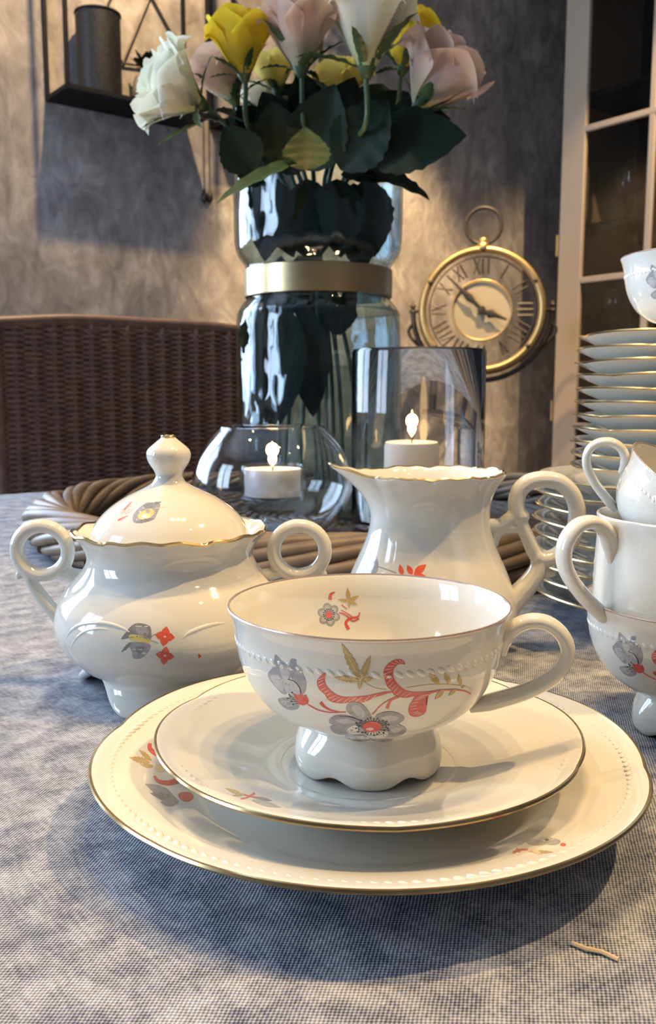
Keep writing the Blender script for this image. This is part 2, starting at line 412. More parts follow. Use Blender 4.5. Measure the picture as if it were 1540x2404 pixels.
wall_boxes('wall_right', [((U1, V0, ZF), (U1+T, V1, ZC))], WALLM)
wall_boxes('wall_front', [((U0-T, V0-T, ZF), (U1+T, V0, ZC))], WALLM)
wa, wb = WIN[0]
wall_boxes('wall_left', [((U0-T, V0, ZF), (U0, V1, WZ[0])), ((U0-T, V0, WZ[1]), (U0, V1, ZC)), ((U0-T, V0, WZ[0]), (U0, wa, WZ[1])), ((U0-T, wb, WZ[0]), (U0, V1, WZ[1]))], WALLM)
for i, (a, b) in enumerate(WIN+WINB):
    # local x runs out of the room, local y along the wall
    w = thing('window_%d' % (i+1), (0, 0, 0), 'white framed window in the %s wall' % ('left' if i == 0 else 'back'), None, rot=(0, 0, ROT if i == 0 else ROT-pi/2)); w['kind'] = 'structure'
    if i: a, b = a, b; X0 = -V1
    else: X0 = U0
    mid = (a+b)/2; x0, x1 = X0-0.09, X0-0.04
    f = MB()
    f.box((x0, a, WZ[0]), (x1, a+0.06, WZ[1])).box((x0, b-0.06, WZ[0]), (x1, b, WZ[1]))
    f.box((x0, a, WZ[0]), (x1, b, WZ[0]+0.06)).box((x0, a, WZ[1]-0.06), (x1, b, WZ[1])).box((x0, mid-0.03, WZ[0]), (x1, mid+0.03, WZ[1]))
    f.build('window_frame', CABW, w)
    for p, q in ((a+0.06, mid-0.03), (mid+0.03, b-0.06)):
        MB().box((X0-0.068, p, WZ[0]+0.06), (X0-0.062, q, WZ[1]-0.06)).build('pane', WINGLASS, w)
    MB().box((X0-0.04, a-0.04, WZ[0]-0.03), (X0+0.12, b+0.04, WZ[0])).build('window_sill', CABW, w)
tag(MB().box((U0, V1-0.015, ZF), (U1, V1, ZF+0.10)).build('baseboard_back', CABW, rot=(0, 0, ROT)), kind='structure')
tag(MB().box((U1-0.015, V0, ZF), (U1, V1-0.015, ZF+0.10)).build('baseboard_right', CABW, rot=(0, 0, ROT)), kind='structure')

# chandelier over the table (out of the frame, gives the warm light)
ch = thing('bar_lamp', CHC, 'black hanging bar lamp with three small warm bulbs above the table', 'lamp')
tube('bar', [BULBS[0]-CHC+V((-0.03, -0.007, 0.045)), BULBS[2]-CHC+V((0.03, 0.007, 0.045))], 0.008, BLACKM, ch)
tube('rod', [(0, 0, 0.045), (0, 0, ZC-CHC.z)], 0.006, BLACKM, ch)
lathe('canopy', [(0, ZC-CHC.z-0.03), (0.05, ZC-CHC.z-0.025), (0.055, ZC-CHC.z), (0, ZC-CHC.z)], BLACKM, 24, parent=ch)
for b in BULBS:
    lathe('bulb_socket', [(0, 0.04), (0.014, 0.04), (0.016, 0), (0.012, -0.024), (0, -0.024)], BLACKM, 16, parent=ch, loc=b-CHC)
for u, v, _, _, _, wh in SPOTS:
    o = lathe('ceiling_downlight', [(0.03, -0.03), (0.045, -0.03), (0.05, 0), (0.03, 0)], CABW, 24, loc=uv(u, v, ZC-0.0005), close=True)
    tag(o, 'round white ceiling downlight ring '+wh, 'light')

# ------------------------------------------------------------------ table and cloth
TU0, TU1, TV0, TV1 = -0.95, 1.05, -0.50, 1.324
t = thing('dining_table', uv(0, 0, 0), 'dark wooden dining table hidden under the blue grey cloth', 'table', rot=(0, 0, ROT))
MB().box((TU0+0.01, TV0+0.01, -0.035), (TU1-0.01, TV1-0.01, -0.003)).build('table_top', DWOOD, t)
for a in (TU0+0.06, TU1-0.13):
    for b in (TV0+0.06, TV1-0.13): MB().box((a, b, ZF), (a+0.07, b+0.07, -0.035)).build('leg', DWOOD, t, bevel=0.004)
def cloth():
    nx, ny = 60, 60; vs, fs = [], []
    xs = [TU0-0.006]*1+[TU0+(TU1-TU0)*i/nx for i in range(nx+1)]+[TU1+0.006]
    ys = [TV0-0.006]+[TV0+(TV1-TV0)*i/ny for i in range(ny+1)]+[TV1+0.006]
    nX, nY = len(xs), len(ys)
    for j, y in enumerate(ys):
        for i, x in enumerate(xs):
            e = i in (0, nX-1) or j in (0, nY-1); vs.append((x, y, -0.006 if e else 0.0))
    for j in range(nY-1):
        for i in range(nX-1): fs.append((j*nX+i, j*nX+i+1, (j+1)*nX+i+1, (j+1)*nX+i))
    ring = [j for j in range(nX)]+[k*nX+nX-1 for k in range(1, nY)]+[(nY-1)*nX+i for i in range(nX-2, -1, -1)]+[k*nX for k in range(nY-2, 0, -1)]
    prev = ring
    for d, am in ((0.08, 0.004), (0.16, 0.009), (0.25, 0.014)):
        cur = []
        for q, r in enumerate(ring):
            x, y, _ = vs[r]; s = am*(1+sin(q*0.55))+0.002
            cx = 1 if x > TU1 else (-1 if x < TU0 else 0); cy = 1 if y > TV1 else (-1 if y < TV0 else 0)
            cur.append(len(vs)); vs.append((x+cx*s, y+cy*s, -d))
        for q in range(len(ring)):
            w = (q+1) % len(ring); fs.append((prev[q], cur[q], cur[w], prev[w]))
        prev = cur
    o = link('tablecloth', mesh('tablecloth', vs, fs, CLOTHM), None, (0, 0, 0), (0, 0, ROT))
    return tag(o, 'blue grey woven cotton cloth covering the whole table', 'tablecloth')
cloth()

# ================================================================== CHINA
mm = 0.001
# ---- tea cup with rope band and scalloped foot
CUPP = [(0, 15.5), (17, 15), (21, 12), (23.8, 2), (25.2, 0), (26.4, 1.2), (27.0, 4), (26.6, 9), (24.4, 14), (23.2, 17.0), (25.5, 18.6), (31.5, 20.8), (38.5, 26), (43.3, 33), (46, 40), (47.2, 46), (47.7, 50), (48.6, 54.5), (50, 58.4), (49.9, 59.1), (49.2, 58.9), (47.2, 54), (45.9, 47), (44.4, 40), (41.6, 33), (36.6, 26.5), (30, 22), (20, 19.8), (0, 19.3)]
def cup_mod(th, r, z, i):
    if z < 0.0172 and r > 0.02:
        L = cos(6*(th+pi/2)); q = 1-z/0.0172
        return r*(1+0.030*L*sin(pi*min(1, q))), z + q*0.0030*(0.5-0.5*L)**2.2
    return r, z
def rim_ring(name, r, z, w, mat, parent, mod=None, seg=120):
    return tube(name, [((lambda a, b: (a*cos(t), a*sin(t), b))(*(mod(t, r, z, 0) if mod else (r, z)))) for t in [2*pi*k/seg for k in range(seg)]], w, mat, parent, 6, closed=True)
def rope(name, rf, zf, n, ln, wd, ht, parent, slant=0.6, mat=None, lie=False):
    mb = MB()
    for k in range(n):
        th = 2*pi*k/n; r, z, sl = rf(th), zf, slant
        er, et, ez = V((cos(th), sin(th), 0)), V((-sin(th), cos(th), 0)), V((0, 0, 1))
        if lie: er_, ez_ = ez, er
        else: er_, ez_ = er, ez
        a = (et*cos(sl)+ez_*sin(sl)); b = (ez_*cos(sl)-et*sin(sl))
        mb.add(*ellipsoid_geo(er*r+ez*z, (a*ln, b*wd, er_*ht), 8, 5))
    return mb.build(name, mat or PORC, parent, True)
def handle_path(pts, phi):
    return [V((p*mm*cos(phi), p*mm*sin(phi), z*mm)) for p, z in pts]
t_extra = {}
def make_teacup(name, loc, label, phi, group=None):
    t = thing(name, loc, label, 'cup', group)
    body = lathe('cup_body', [(a*mm, b*mm) for a, b in CUPP], PORC, 144, cup_mod, t, n=3)
    rim_ring('gold_rim', 0.0497, 0.0589, 0.00052, GOLDW, t, seg=144)
    rp_ = rope('rope_band', lambda th: 0.0470, 0.0478, 84, 0.0024, 0.0013, 0.0007, t, -0.62)
    hp = spl(handle_path([(47.2, 42.5), (48.0, 48), (51, 52.4), (56.3, 55.0), (62.4, 54.4), (67.5, 50), (69, 43.5), (65, 36), (56, 30), (46, 26), (36.4, 22.8)], phi), 6)
    N = len(hp); rad = [(2.9 - 0.3*sin(pi*i/(N-1)) - (1.5*(1-i/6) if i < 6 else 0) - (1.1*max(0, (i-N+5)/5)))*mm for i in range(N)]
    tube('handle', hp, rad, PORC, t, 14, nrm=(-sin(phi), cos(phi), 0), flat=1.65)
    t_extra[name] = rp_
    return t, body
# ---- plates: lobed edge, rope relief, gold line
def plate_mod(Rr, n=6, amp=0.010, ph=0.0):
    def f(th, r, z, i):
        q = max(0.0, (r/Rr-0.72)/0.28)**2; s = abs(sin(n*(th+ph)/2))**0.7
        return r*(1+amp*q*(s-0.5)*2), z + 0.0006*q*(s-0.5)*2
    return f
def make_plate(name, loc, label, prof, rr, zr, group=None, ph=0.0, beads=150, br=0.94, cat='plate'):
    t = thing(name, loc, label, cat, group); md = plate_mod(rr, ph=ph)
    body = lathe('plate_body', [(a*mm, b*mm) for a, b in prof], PORC, 180, md, t, n=3)
    rim_ring('gold_rim', rr-0.0001, zr, 0.0008, GOLD, t, md, 180)
    # height of the upper side at the rope band
    top = [p for p in [(q.x*mm, q.y*mm) for q in spl(prof, 3)]]
    k = max(i for i, p in enumerate(top) if p[0] >= rr-0.0006); up = top[k:]
    rb = rr*br; zb = min(up, key=lambda p: abs(p[0]-rb))[1]
    rope('rope_band', lambda th: md(th, rb, 0, 0)[0], zb-0.00055, beads, 0.0023, 0.0011, 0.0008, t, 0.6, lie=True)
    return t, body
PLATEP = [(0, 6.0), (50, 6.0), (53.5, 0.2), (56, 0), (58, 2.5), (66, 8.6), (80, 14.8), (92, 19.2), (97, 21.4), (97.4, 22.2), (96.6, 22.8), (92, 21.6), (80, 17.6), (68, 12.4), (62, 10.0), (56, 9.1), (40, 9.0), (0, 9.0)]
SAUCP = [(0, 4.9), (32, 4.8), (36, 0.2), (38, 0), (39.5, 1), (42, 4.0), (50, 8.2), (62, 13), (71, 17), (75, 18.8), (75.4, 19.6), (74.6, 20.2), (70, 18.9), (60, 15.2), (48, 11.0), (38, 8.0), (33.5, 7.8), (31.5, 7.4), (29, 7.3), (0, 7.3)]
PC = V((0.0145, 0.3125, 0))
plate, plate_body = make_plate('dessert_plate', PC, 'ivory dessert plate with gold edge under the cup and saucer', PLATEP, 0.0972, 0.0222, ph=0.2)
saucer, saucer_body = make_plate('saucer', PC + V((0.0, -0.001, 0.0092)), 'white saucer with gold edge between the tea cup and the dessert plate', SAUCP, 0.0752, 0.0195, ph=0.45, beads=120, cat='saucer')
cup, cup_body = make_teacup('tea_cup', PC + V((0.0, -0.001, 0.0167)), 'white tea cup with red scrolls and grey poppy on the front saucer', R(-11))

# print on the front of the cup (coordinates in a 2.852x enlargement)
def Z(p): return [(600+x/2.852, 1480+y/2.852) for x, y in p]
def ZS(p, k, n=3): return (Z(smo(p, n)), k)
cp = []
cp += [ZS([(132, 160), (175, 200), (222, 240), (235, 300), (225, 400), (190, 430), (130, 375), (88, 318), (84, 285), (108, 255), (122, 225)], 'g'),
       ZS([(228, 215), (238, 190), (272, 193), (276, 230), (318, 285), (340, 350), (332, 410), (300, 432), (258, 350), (222, 280)], 'g'),
       ZS([(165, 215), (215, 255), (226, 310), (190, 330), (165, 270)], 'l'),
       ZS([(100, 310), (150, 300), (185, 360), (180, 410), (130, 370)], 'l'),
       ZS([(186, 350), (215, 326), (262, 342), (298, 392), (302, 428), (250, 440), (205, 410)], 'l'),
       ZS([(148, 462), (195, 448), (255, 452), (292, 492), (285, 522), (240, 534), (185, 512)], 'g'),
       ZS([(165, 475), (220, 470), (250, 500), (215, 510)], 'l'),
       (Z(stroke([(215, 326), (262, 342), (295, 385), (305, 425)], 5, 9)), 'k')]
for a, b in (((285, 465), (225, 430)), ((285, 470), (215, 455)), ((285, 478), (240, 475)), ((290, 485), (250, 495)), ((285, 460), (245, 415)), ((280, 475), (232, 442))):
    cp += [(Z(stroke([a, b], 4, 3)), 'k'), (Z(ell(b[0], b[1], 6, 6, 8)), 'k')]
cp += [(Z([(252, 418), (285, 432), (305, 418), (318, 435), (338, 428), (356, 468), (350, 492), (318, 503), (285, 492), (268, 462)]), 'r'),
       (Z(stroke([(350, 495), (420, 532), (500, 548), (605, 545)], 9, 8)), 'r'),
       (Z(stroke([(435, 480), (455, 505), (495, 530), (560, 545)], 24, 6)), 'r')]
c1 = [(470, 282), (440, 297), (414, 332), (412, 365), (432, 402), (465, 430), (480, 460), (520, 482), (580, 488), (640, 480), (720, 482), (800, 447), (900, 418), (925, 408), (860, 410), (760, 432), (680, 441), (600, 444), (545, 430), (503, 400), (472, 362), (463, 320)]
c2 = [(1002, 228), (990, 202), (958, 192), (910, 205), (872, 240), (855, 282), (865, 330), (880, 376), (905, 398), (925, 432), (962, 446), (1010, 451), (1080, 437), (1160, 427), (1235, 400), (1150, 407), (1060, 411), (1002, 398), (952, 360), (926, 318), (922, 270), (942, 237), (972, 223)]
c3 = [(1175, 423), (1122, 450), (1087, 490), (1085, 520), (1105, 541), (1142, 536), (1126, 560), (1080, 578), (1042, 573), (1022, 547), (1025, 510), (1048, 470), (1080, 434)]
cp += [ZS(c1, 'r', 2), ZS(c2, 'r', 2), ZS(c3, 'r', 2)]
def hatch(poly_out, poly_in, n, lo=0.12):
    o, i_ = spl(poly_out, 8), spl(poly_in, 8); r = []
    for k in range(n):
        s = (k+0.5)/n; a = o[int(s*(len(o)-1))]; b = i_[int(s*(len(i_)-1))]
        p, q = a.lerp(b, 0.16), a.lerp(b, 0.84)
        if (p-q).length > 6: r.append((Z(stroke([tuple(p), tuple(q)], 5.0, 3.0, 1)), 'h'))
    return r
cp += hatch(c1[1:12], [(466, 305)]+c1[21:13:-1], 15) + hatch(c2[1:12], [(985, 222)]+c2[22:15:-1], 15) + hatch(c3[0:2]+[(1085, 500), (1105, 541), (1130, 542)], [(1080, 436), (1048, 470), (1025, 510), (1030, 560), (1080, 578)], 9)
cp += [(Z(stroke([(1160, 415), (1240, 400), (1330, 397), (1400, 406), (1440, 426)], 11, 9)), 'r'),
       (Z(stroke([(985, 440), (930, 450), (850, 492), (782, 562)], 6, 7)), 'r'), (Z(stroke([(960, 447), (905, 468), (880, 522)], 6, 22)), 'r')]
cp += [(Z(stroke([(725, 345), (790, 382), (875, 397)], 5)), 'z'), (Z(stroke([(1005, 386), (1150, 365), (1290, 363), (1400, 376), (1442, 396)], 6)), 'z')]
for tp, w in (((574, 82), 66), ((772, 165), 54), ((524, 314), 46), ((788, 320), 34), ((694, 396), 34)):
    cp += [(Z(leafp((702, 335), tp, w, 7)), 'y'), (Z(stroke([(702, 335), tuple(V((702, 335)).lerp(V(tp), 0.9))], 5, 2, 2)), 'z')]
for b, tp, w in (((1232, 362), (1158, 285), 40), ((1306, 366), (1262, 282), 32), ((1372, 372), (1358, 292), 28), ((1262, 392), (1198, 462), 32), ((1345, 390), (1290, 436), 24), ((1375, 385), (1400, 370), 12)):
    cp.append((Z(leafp(b, tp, w)), 'y'))
for p in ([(608, 510), (645, 474), (705, 488), (748, 530), (785, 600), (722, 612), (655, 575), (615, 545)], [(800, 575), (860, 545), (935, 546), (994, 578), (975, 612), (900, 640), (825, 625)],
          [(492, 600), (535, 568), (620, 570), (725, 605), (705, 630), (600, 637), (512, 628)], [(500, 642), (600, 628), (660, 655), (605, 695), (535, 688)],
          [(598, 692), (680, 676), (772, 698), (765, 735), (690, 744), (622, 726)], [(765, 702), (860, 686), (925, 700), (912, 738), (835, 748), (775, 734)], [(870, 650), (940, 622), (1007, 655), (990, 690), (930, 708), (872, 692)]):
    cp.append(ZS(p, 'g'))
for p in ([(640, 515), (690, 500), (735, 560), (700, 580)], [(840, 580), (900, 565), (960, 580), (900, 610)], [(530, 598), (610, 590), (670, 612), (590, 622)], [(900, 660), (950, 645), (975, 665), (930, 685)], [(650, 705), (720, 700), (740, 720), (680, 728)], [(800, 712), (870, 705), (880, 722), (820, 733)]):
    cp.append(ZS(p, 'l'))
cp += [(Z(stroke([(560, 572), (640, 578), (720, 606)], 3, 7)), 'k'),
       ZS([(612, 662), (655, 634), (706, 642), (725, 675), (665, 690), (625, 684)], 'w'), ZS([(738, 695), (800, 664), (882, 678), (868, 712), (795, 720)], 'w')]
for k in range(30):
    a = 2*pi*k/30; rr = 1.0 + 0.28*((k*7) % 5)/4
    x, y = 782+92*rr*cos(a), 640+46*rr*sin(a)
    cp += [(Z(stroke([(782+55*cos(a), 640+30*sin(a)), (x, y)], 3, 3, 1)), 'k'), (Z(ell(x, y, 6.5, 5.5, 7)), 'k')]
cp += [(Z(ell(780, 640, 64, 36, 20)), 'r'), (Z(ell(765, 655, 26, 10, 12)), 'h')]
floral_print(cup, cup_body, cp, extra=t_extra['tea_cup'])
# print inside the cup
def small_flower(cx, cy, s, sq=1.0, petals='g'):
    r = []
    for k in range(6):
        a = 2*pi*k/6+0.3; r.append((ell(cx+13*s*cos(a), cy+13*s*sq*sin(a), 11*s, 9*s*sq, 12, a), petals))
    for k in range(6):
        a = 2*pi*k/6+0.3; r.append((ell(cx+13*s*cos(a), cy+13*s*sq*sin(a), 6*s, 5*s*sq, 10, a), 'l'))
    for k in range(16):
        a = 2*pi*k/16; r.append((ell(cx+11*s*cos(a), cy+11*s*sq*sin(a), 1.4*s, 1.4*s*sq, 6), 'k')); r.append((stroke([(cx+5*s*cos(a), cy+5*s*sq*sin(a)), (cx+11*s*cos(a), cy+11*s*sq*sin(a))], 0.9*s, 0.9*s, 1), 'k'))
    r.append((ell(cx, cy, 7*s, 7*s*sq, 12), 'r')); return r
ip = small_flower(772, 1443, 1.15, 1.05)
ip += [(stroke([(796, 1438), (812, 1444), (828, 1458), (843, 1452)], 3, 4), 'r'), (stroke([(800, 1432), (815, 1440), (832, 1452)], 2, 3), 'r'), (stroke([(845, 1438), (840, 1448), (822, 1452), (812, 1462), (818, 1478)], 3, 8), 'r'),
       (stroke([(786, 1390), (776, 1396), (775, 1408)], 3, 9), 'r'), (stroke([(802, 1420), (815, 1430)], 3, 2), 'r')]
for tp, w in (((816, 1380), 12), ((843, 1398), 11), ((793, 1407), 8), ((840, 1420), 9), ((820, 1428), 7)): ip.append((leafp((819, 1412), tp, w, 5), 'y'))
floral_print(cup, cup_body, ip)
# prints on plate and saucer
sp = [(stroke([(560, 1862), (590, 1870), (622, 1876)], 3, 5), 'r'), (stroke([(598, 1862), (580, 1872), (565, 1876)], 5, 3), 'r'), (leafp((570, 1866), (528, 1850), 10, 5), 'y'), (leafp((575, 1864), (545, 1868), 8, 5), 'y'), (leafp((590, 1878), (660, 1896), 12), 'g'), (leafp((600, 1872), (640, 1880), 8), 'd')]
floral_print(saucer, saucer_body, sp)
pp = [(leafp((352, 1790), (303, 1778), 17, 6), 'y'), (leafp((356, 1786), (326, 1760), 13, 6), 'y'), (leafp((360, 1800), (330, 1795), 12, 5), 'y'), (leafp((366, 1796), (385, 1812), 20), 'z'),
      (stroke([(352, 1745), (352, 1758), (368, 1770), (390, 1777)], 9, 13), 'r'), (stroke([(362, 1822), (372, 1834), (395, 1838), (425, 1830)], 6, 15), 'r'),
      (leafp((410, 1872), (340, 1840), 24), 'g'), (leafp((415, 1876), (352, 1862), 20), 'd'), (leafp((420, 1880), (376, 1884), 22), 'g'), (smo([(420, 1862), (445, 1860), (455, 1872), (440, 1882), (422, 1876)]), 'r'), (stroke([(450, 1858), (440, 1840)], 3), 'k')]
floral_print(plate, plate_body, pp)
pp = [(stroke([(1204, 2002), (1218, 1996), (1240, 1994)], 7, 4), 'r'), (stroke([(1212, 1992), (1222, 2000)], 6, 6), 'r'), (leafp((1240, 1999), (1300, 2001), 10, 5), 'y'), (leafp((1245, 1993), (1275, 2007), 9, 5), 'z'),
       (ell(1262, 1977, 26, 8), 'g'), (ell(1296, 1976, 20, 8), 'g'), (ell(1280, 1970, 20, 6), 'l'), (ell(1280, 1976, 12, 4), 'd'), (ell(1322, 1983, 7, 4), 'r'), (ell(1284, 1972, 5, 3), 'k')]
floral_print(plate, plate_body, pp)

# ---- sugar bowl
SB = V((-0.0795, 0.446, 0))
t = thing('sugar_bowl', SB, 'white lidded sugar bowl with two looped handles and gold wavy rim', 'sugar bowl')
SBP = [(0, 12), (30, 11), (36, 4), (39.5, 0), (43.0, 0.8), (43.2, 5), (43.0, 10), (46.0, 15), (53.5, 23), (57.6, 32), (58, 38), (56, 46), (51, 54), (45, 60.5), (41.8, 66), (41.8, 71), (44.6, 76.5), (48.4, 80.4), (48.2, 81.2), (46.8, 80.8), (42, 76.5), (39.5, 71), (39, 66), (42, 60), (48, 53), (53, 44), (55, 36), (52, 26), (44, 18), (30, 15), (0, 14.5)]
def sb_mod(th, r, z, i):
    L = cos(4*(th-R(256)))
    if z < 0.0150 and r > 0.028 and i < 24:
        q = min(1.0, (1-z/0.0150)*1.15); Lp = 0.5+0.5*L
        return r*(1+(0.27*Lp**2-0.05)*q), z + 0.0135*q*(1-Lp)**0.8
    if z > 0.066:
        q = min(1, (z-0.066)/0.0145)**2; w = abs(sin(3*th))**0.5
        return r*(1+0.014*q*(w-0.5)*2), z + 0.0008*q*(w-0.5)*2 + 0.00045*q*sin(18*th)
    return r, z
sbody = lathe('bowl_body', [(a*mm, b*mm) for a, b in SBP], PORC, 192, sb_mod, t, n=3)
rim_ring('gold_rim', 0.0480, 0.0811, 0.00085, GOLD, t, sb_mod, 192)
LIDP = [(0, 75.2), (38.0, 75), (40.0, 76.5), (39.4, 79.8), (36.4, 85.8), (30.4, 92.2), (22, 98.0), (13.2, 102.2), (8.6, 105.0), (6.7, 107.8)]
lid = lathe('lid', [(a*mm, b*mm) for a, b in LIDP], PORC, 96, None, t, n=4)
KNP = [(6.9, 107.0), (6.6, 109), (7.6, 111.5), (9.7, 115), (10.7, 118.8), (9.8, 121.8), (6.8, 124.6), (4.2, 126.8), (2.6, 128.2), (0, 128.8)]
lathe('knob', [(a*mm, b*mm) for a, b in KNP], PORC, 60, lambda th, r, z, i: (r*(1+0.035*cos(6*th)*min(1, (z-0.107)/0.008)), z), lid, n=3)
rim_ring('gold_tip', 0.0030, 0.1281, 0.0007, GOLD, lid, seg=24)
def loop_handle(side, par):
    mb = MB(); cx, cz, rr = 65*mm, 70.5*mm, 12.6*mm
    def pt(a, b): return V((side*a, 0, b))
    ring = [pt(cx+rr*1.03*cos(2*pi*i/28), cz+rr*sin(2*pi*i/28)) for i in range(28)]
    mb.add(*tube_geo(ring, 3.6*mm, 12, (0, 1, 0), 1.2, True))
    for pts, r0, r1 in (([(56, 60), (49, 58), (42, 57)], 3.0, 3.6), ([(73, 60), (70, 52), (64, 43), (57, 34), (53.5, 29)], 3.0, 4.0), ([(74, 61), (77.5, 57.5), (79, 57)], 3.0, 1.2), ([(71, 58), (63, 57.2), (57, 60), (54, 66)], 2.6, 2.6)):
        q = spl([pt(a*mm, b*mm) for a, b in pts], 5); n = len(q)
        mb.add(*tube_geo(q, [(r0+(r1-r0)*i/(n-1))*mm for i in range(n)], 12, (0, 1, 0), 1.2))
    for a, b, s in ((54.5, 63, 3.6), (73, 59, 3.5)): mb.add(*ellipsoid_geo(pt(a*mm, b*mm), (V((s*mm, 0, 0)), V((0, s*1.1*mm, 0)), V((0, 0, s*mm))), 10, 7))
    return blend(mb.build('handle', PORC, par, True), 0.0006)
for s in (-1, 1): loop_handle(s, t)
def relief(par, body, px, r0, name='relief_scroll'):
    bv = BVHTree.FromPolygons([V(v.co)+par.location for v in body.data.vertices], [tuple(p.vertices) for p in body.data.polygons])
    pts, no = [], []
    for q in spl(px, 6):
        h, n, _, _ = bv.ray_cast(CAMO, ray(q.x, q.y).normalized())
        if h is not None: pts.append(h-par.location-n*r0*0.6)
    return tube(name, pts, [r0*max(0.15, sin(pi*(i+0.5)/len(pts))**0.5) for i in range(len(pts))], PORC, par, 10)
relief(t, sbody, [(152, 1545), (155, 1498), (185, 1468), (240, 1462), (290, 1476), (322, 1498)], 0.0013)
relief(t, sbody, [(166, 1540), (172, 1508), (200, 1482), (240, 1476), (278, 1486)], 0.0009)
relief(t, sbody, [(418, 1508), (448, 1484), (500, 1466), (545, 1462)], 0.0013)
def Z2(p): return [(x/2.2, 980+y/2.2) for x, y in p]
def redstar(cx, cy, s, key='o'):
    p = []
    for k in range(8):
        a = pi/4*k-0.15; r = s if k % 2 == 0 else s*0.34; p.append((cx+r*cos(a), cy+r*sin(a)))
    q = []
    for k in range(4):
        a = pi/2*k-pi/2+0.15; q.append((leafp((cx, cy), (cx+s*cos(a), cy+s*sin(a)), s*0.8), key))
    return q
sp = [(Z2(smo([(680, 1075), (715, 1062), (770, 1075), (782, 1110), (775, 1150), (730, 1135), (665, 1140), (625, 1145), (650, 1110)])), 'd'), (Z2(smo([(700, 1085), (755, 1085), (765, 1120), (720, 1125)])), 'g'),
      (Z2(smo([(672, 1120), (740, 1130), (778, 1148), (765, 1168), (710, 1158), (672, 1148)])), 'e'), (Z2(smo([(660, 1165), (720, 1160), (775, 1172), (770, 1205), (735, 1240), (690, 1245), (680, 1205)])), 'g'), (Z2(smo([(700, 1185), (750, 1185), (720, 1225)])), 'd'),
      (Z2(leafp((680, 1160), (625, 1215), 22, 4)), 'd'), (Z2(stroke([(775, 1140), (800, 1120), (840, 1125)], 3)), 'd'), (Z2(stroke([(775, 1150), (815, 1165)], 3)), 'd'), (Z2(stroke([(850, 1140), (850, 1230)], 4)), 'h')]
sp += [(Z2(a), k) for a, k in redstar(852, 1130, 52) + redstar(852, 1230, 48)]
sp += [(Z2(ell(852, 1132, 7, 6, 8)), 'h'), (Z2(ell(852, 1230, 7, 6, 8)), 'h'), (Z2([(1022, 1218), (1042, 1232), (1026, 1246)]), 'o')]
floral_print(t, sbody, sp)
lp = [(Z2(smo([(690, 500), (740, 450), (800, 440), (828, 450), (810, 500), (790, 530), (730, 545), (690, 540)])), 'g'), (Z2(smo([(715, 500), (770, 470), (800, 490), (770, 520), (720, 525)])), 'e'), (Z2(leafp((760, 460), (835, 435), 24, 4)), 'd'), (Z2(leafp((700, 545), (800, 520), 22, 5)), 'd'), (Z2(ell(768, 455, 26, 16)), 'd'), (Z2(stroke([(800, 470), (858, 462)], 3)), 'z')]
for a, b in (((640, 480), (685, 430)), ((620, 500), (660, 460)), ((605, 535), (665, 505)), ((640, 500), (690, 470))): lp.append((Z2(leafp(a, b, 20, 3)), 'h'))
for a, b in (((640, 478), (680, 436)), ((608, 532), (660, 508))): lp.append((Z2(stroke([a, b], 7, 3)), 'r'))
_lp = floral_print(t, lid, lp); _lp.parent = lid

# ---- cream jug
CY = 0.505
CJ = V(((1010-770)/F*0.508, CY, 0))
t = thing('cream_jug', CJ, 'white cream jug with pouring lip, gold rim and scrolled handle', 'jug')
CJP = [(0, 8), (26, 7), (31, 2), (35, 0), (38, 0.6), (39, 5), (44, 11), (49.5, 20), (50.2, 28), (48, 38), (43.5, 50), (38.5, 61), (35, 71), (33.8, 80), (34.6, 89), (37.8, 97), (41.6, 102.8), (41.6, 104.2), (39.8, 104.0), (35.2, 96.5), (32, 88), (31, 80), (32, 71), (36, 60), (41, 49), (45.5, 38), (47.4, 28), (45, 18), (36, 12), (0, 10)]
def cj_mod(th, r, z, i):
    if z < 0.011 and r > 0.025 and i < 18:
        L = cos(4*th+0.6); q = 1-z/0.011; return r*(1+0.05*L*q), z+0.008*q*max(0, 0.5-0.5*L)
    if z > 0.078:
        q = min(1, (z-0.078)/0.026); d = ((th-R(186)+pi) % (2*pi))-pi
        sp_ = exp(-(d/0.36)**2); w = abs(sin(4*th+0.4))**0.6
        rr = r + q*q*sp_*0.0160 + q**3*0.0010*(w-0.5)*2
        return rr, z + q*q*(sp_*0.0062 + 0.0005*(w-0.5)*2 + 0.0003*sin(20*th) + 0.0006*cos(th))
    return r, z
jbody = lathe('jug_body', [(a*mm, b*mm) for a, b in CJP], PORC, 192, cj_mod, t, n=3)
rim_ring('gold_rim', 0.0412, 0.1043, 0.00085, GOLD, t, cj_mod, 192)
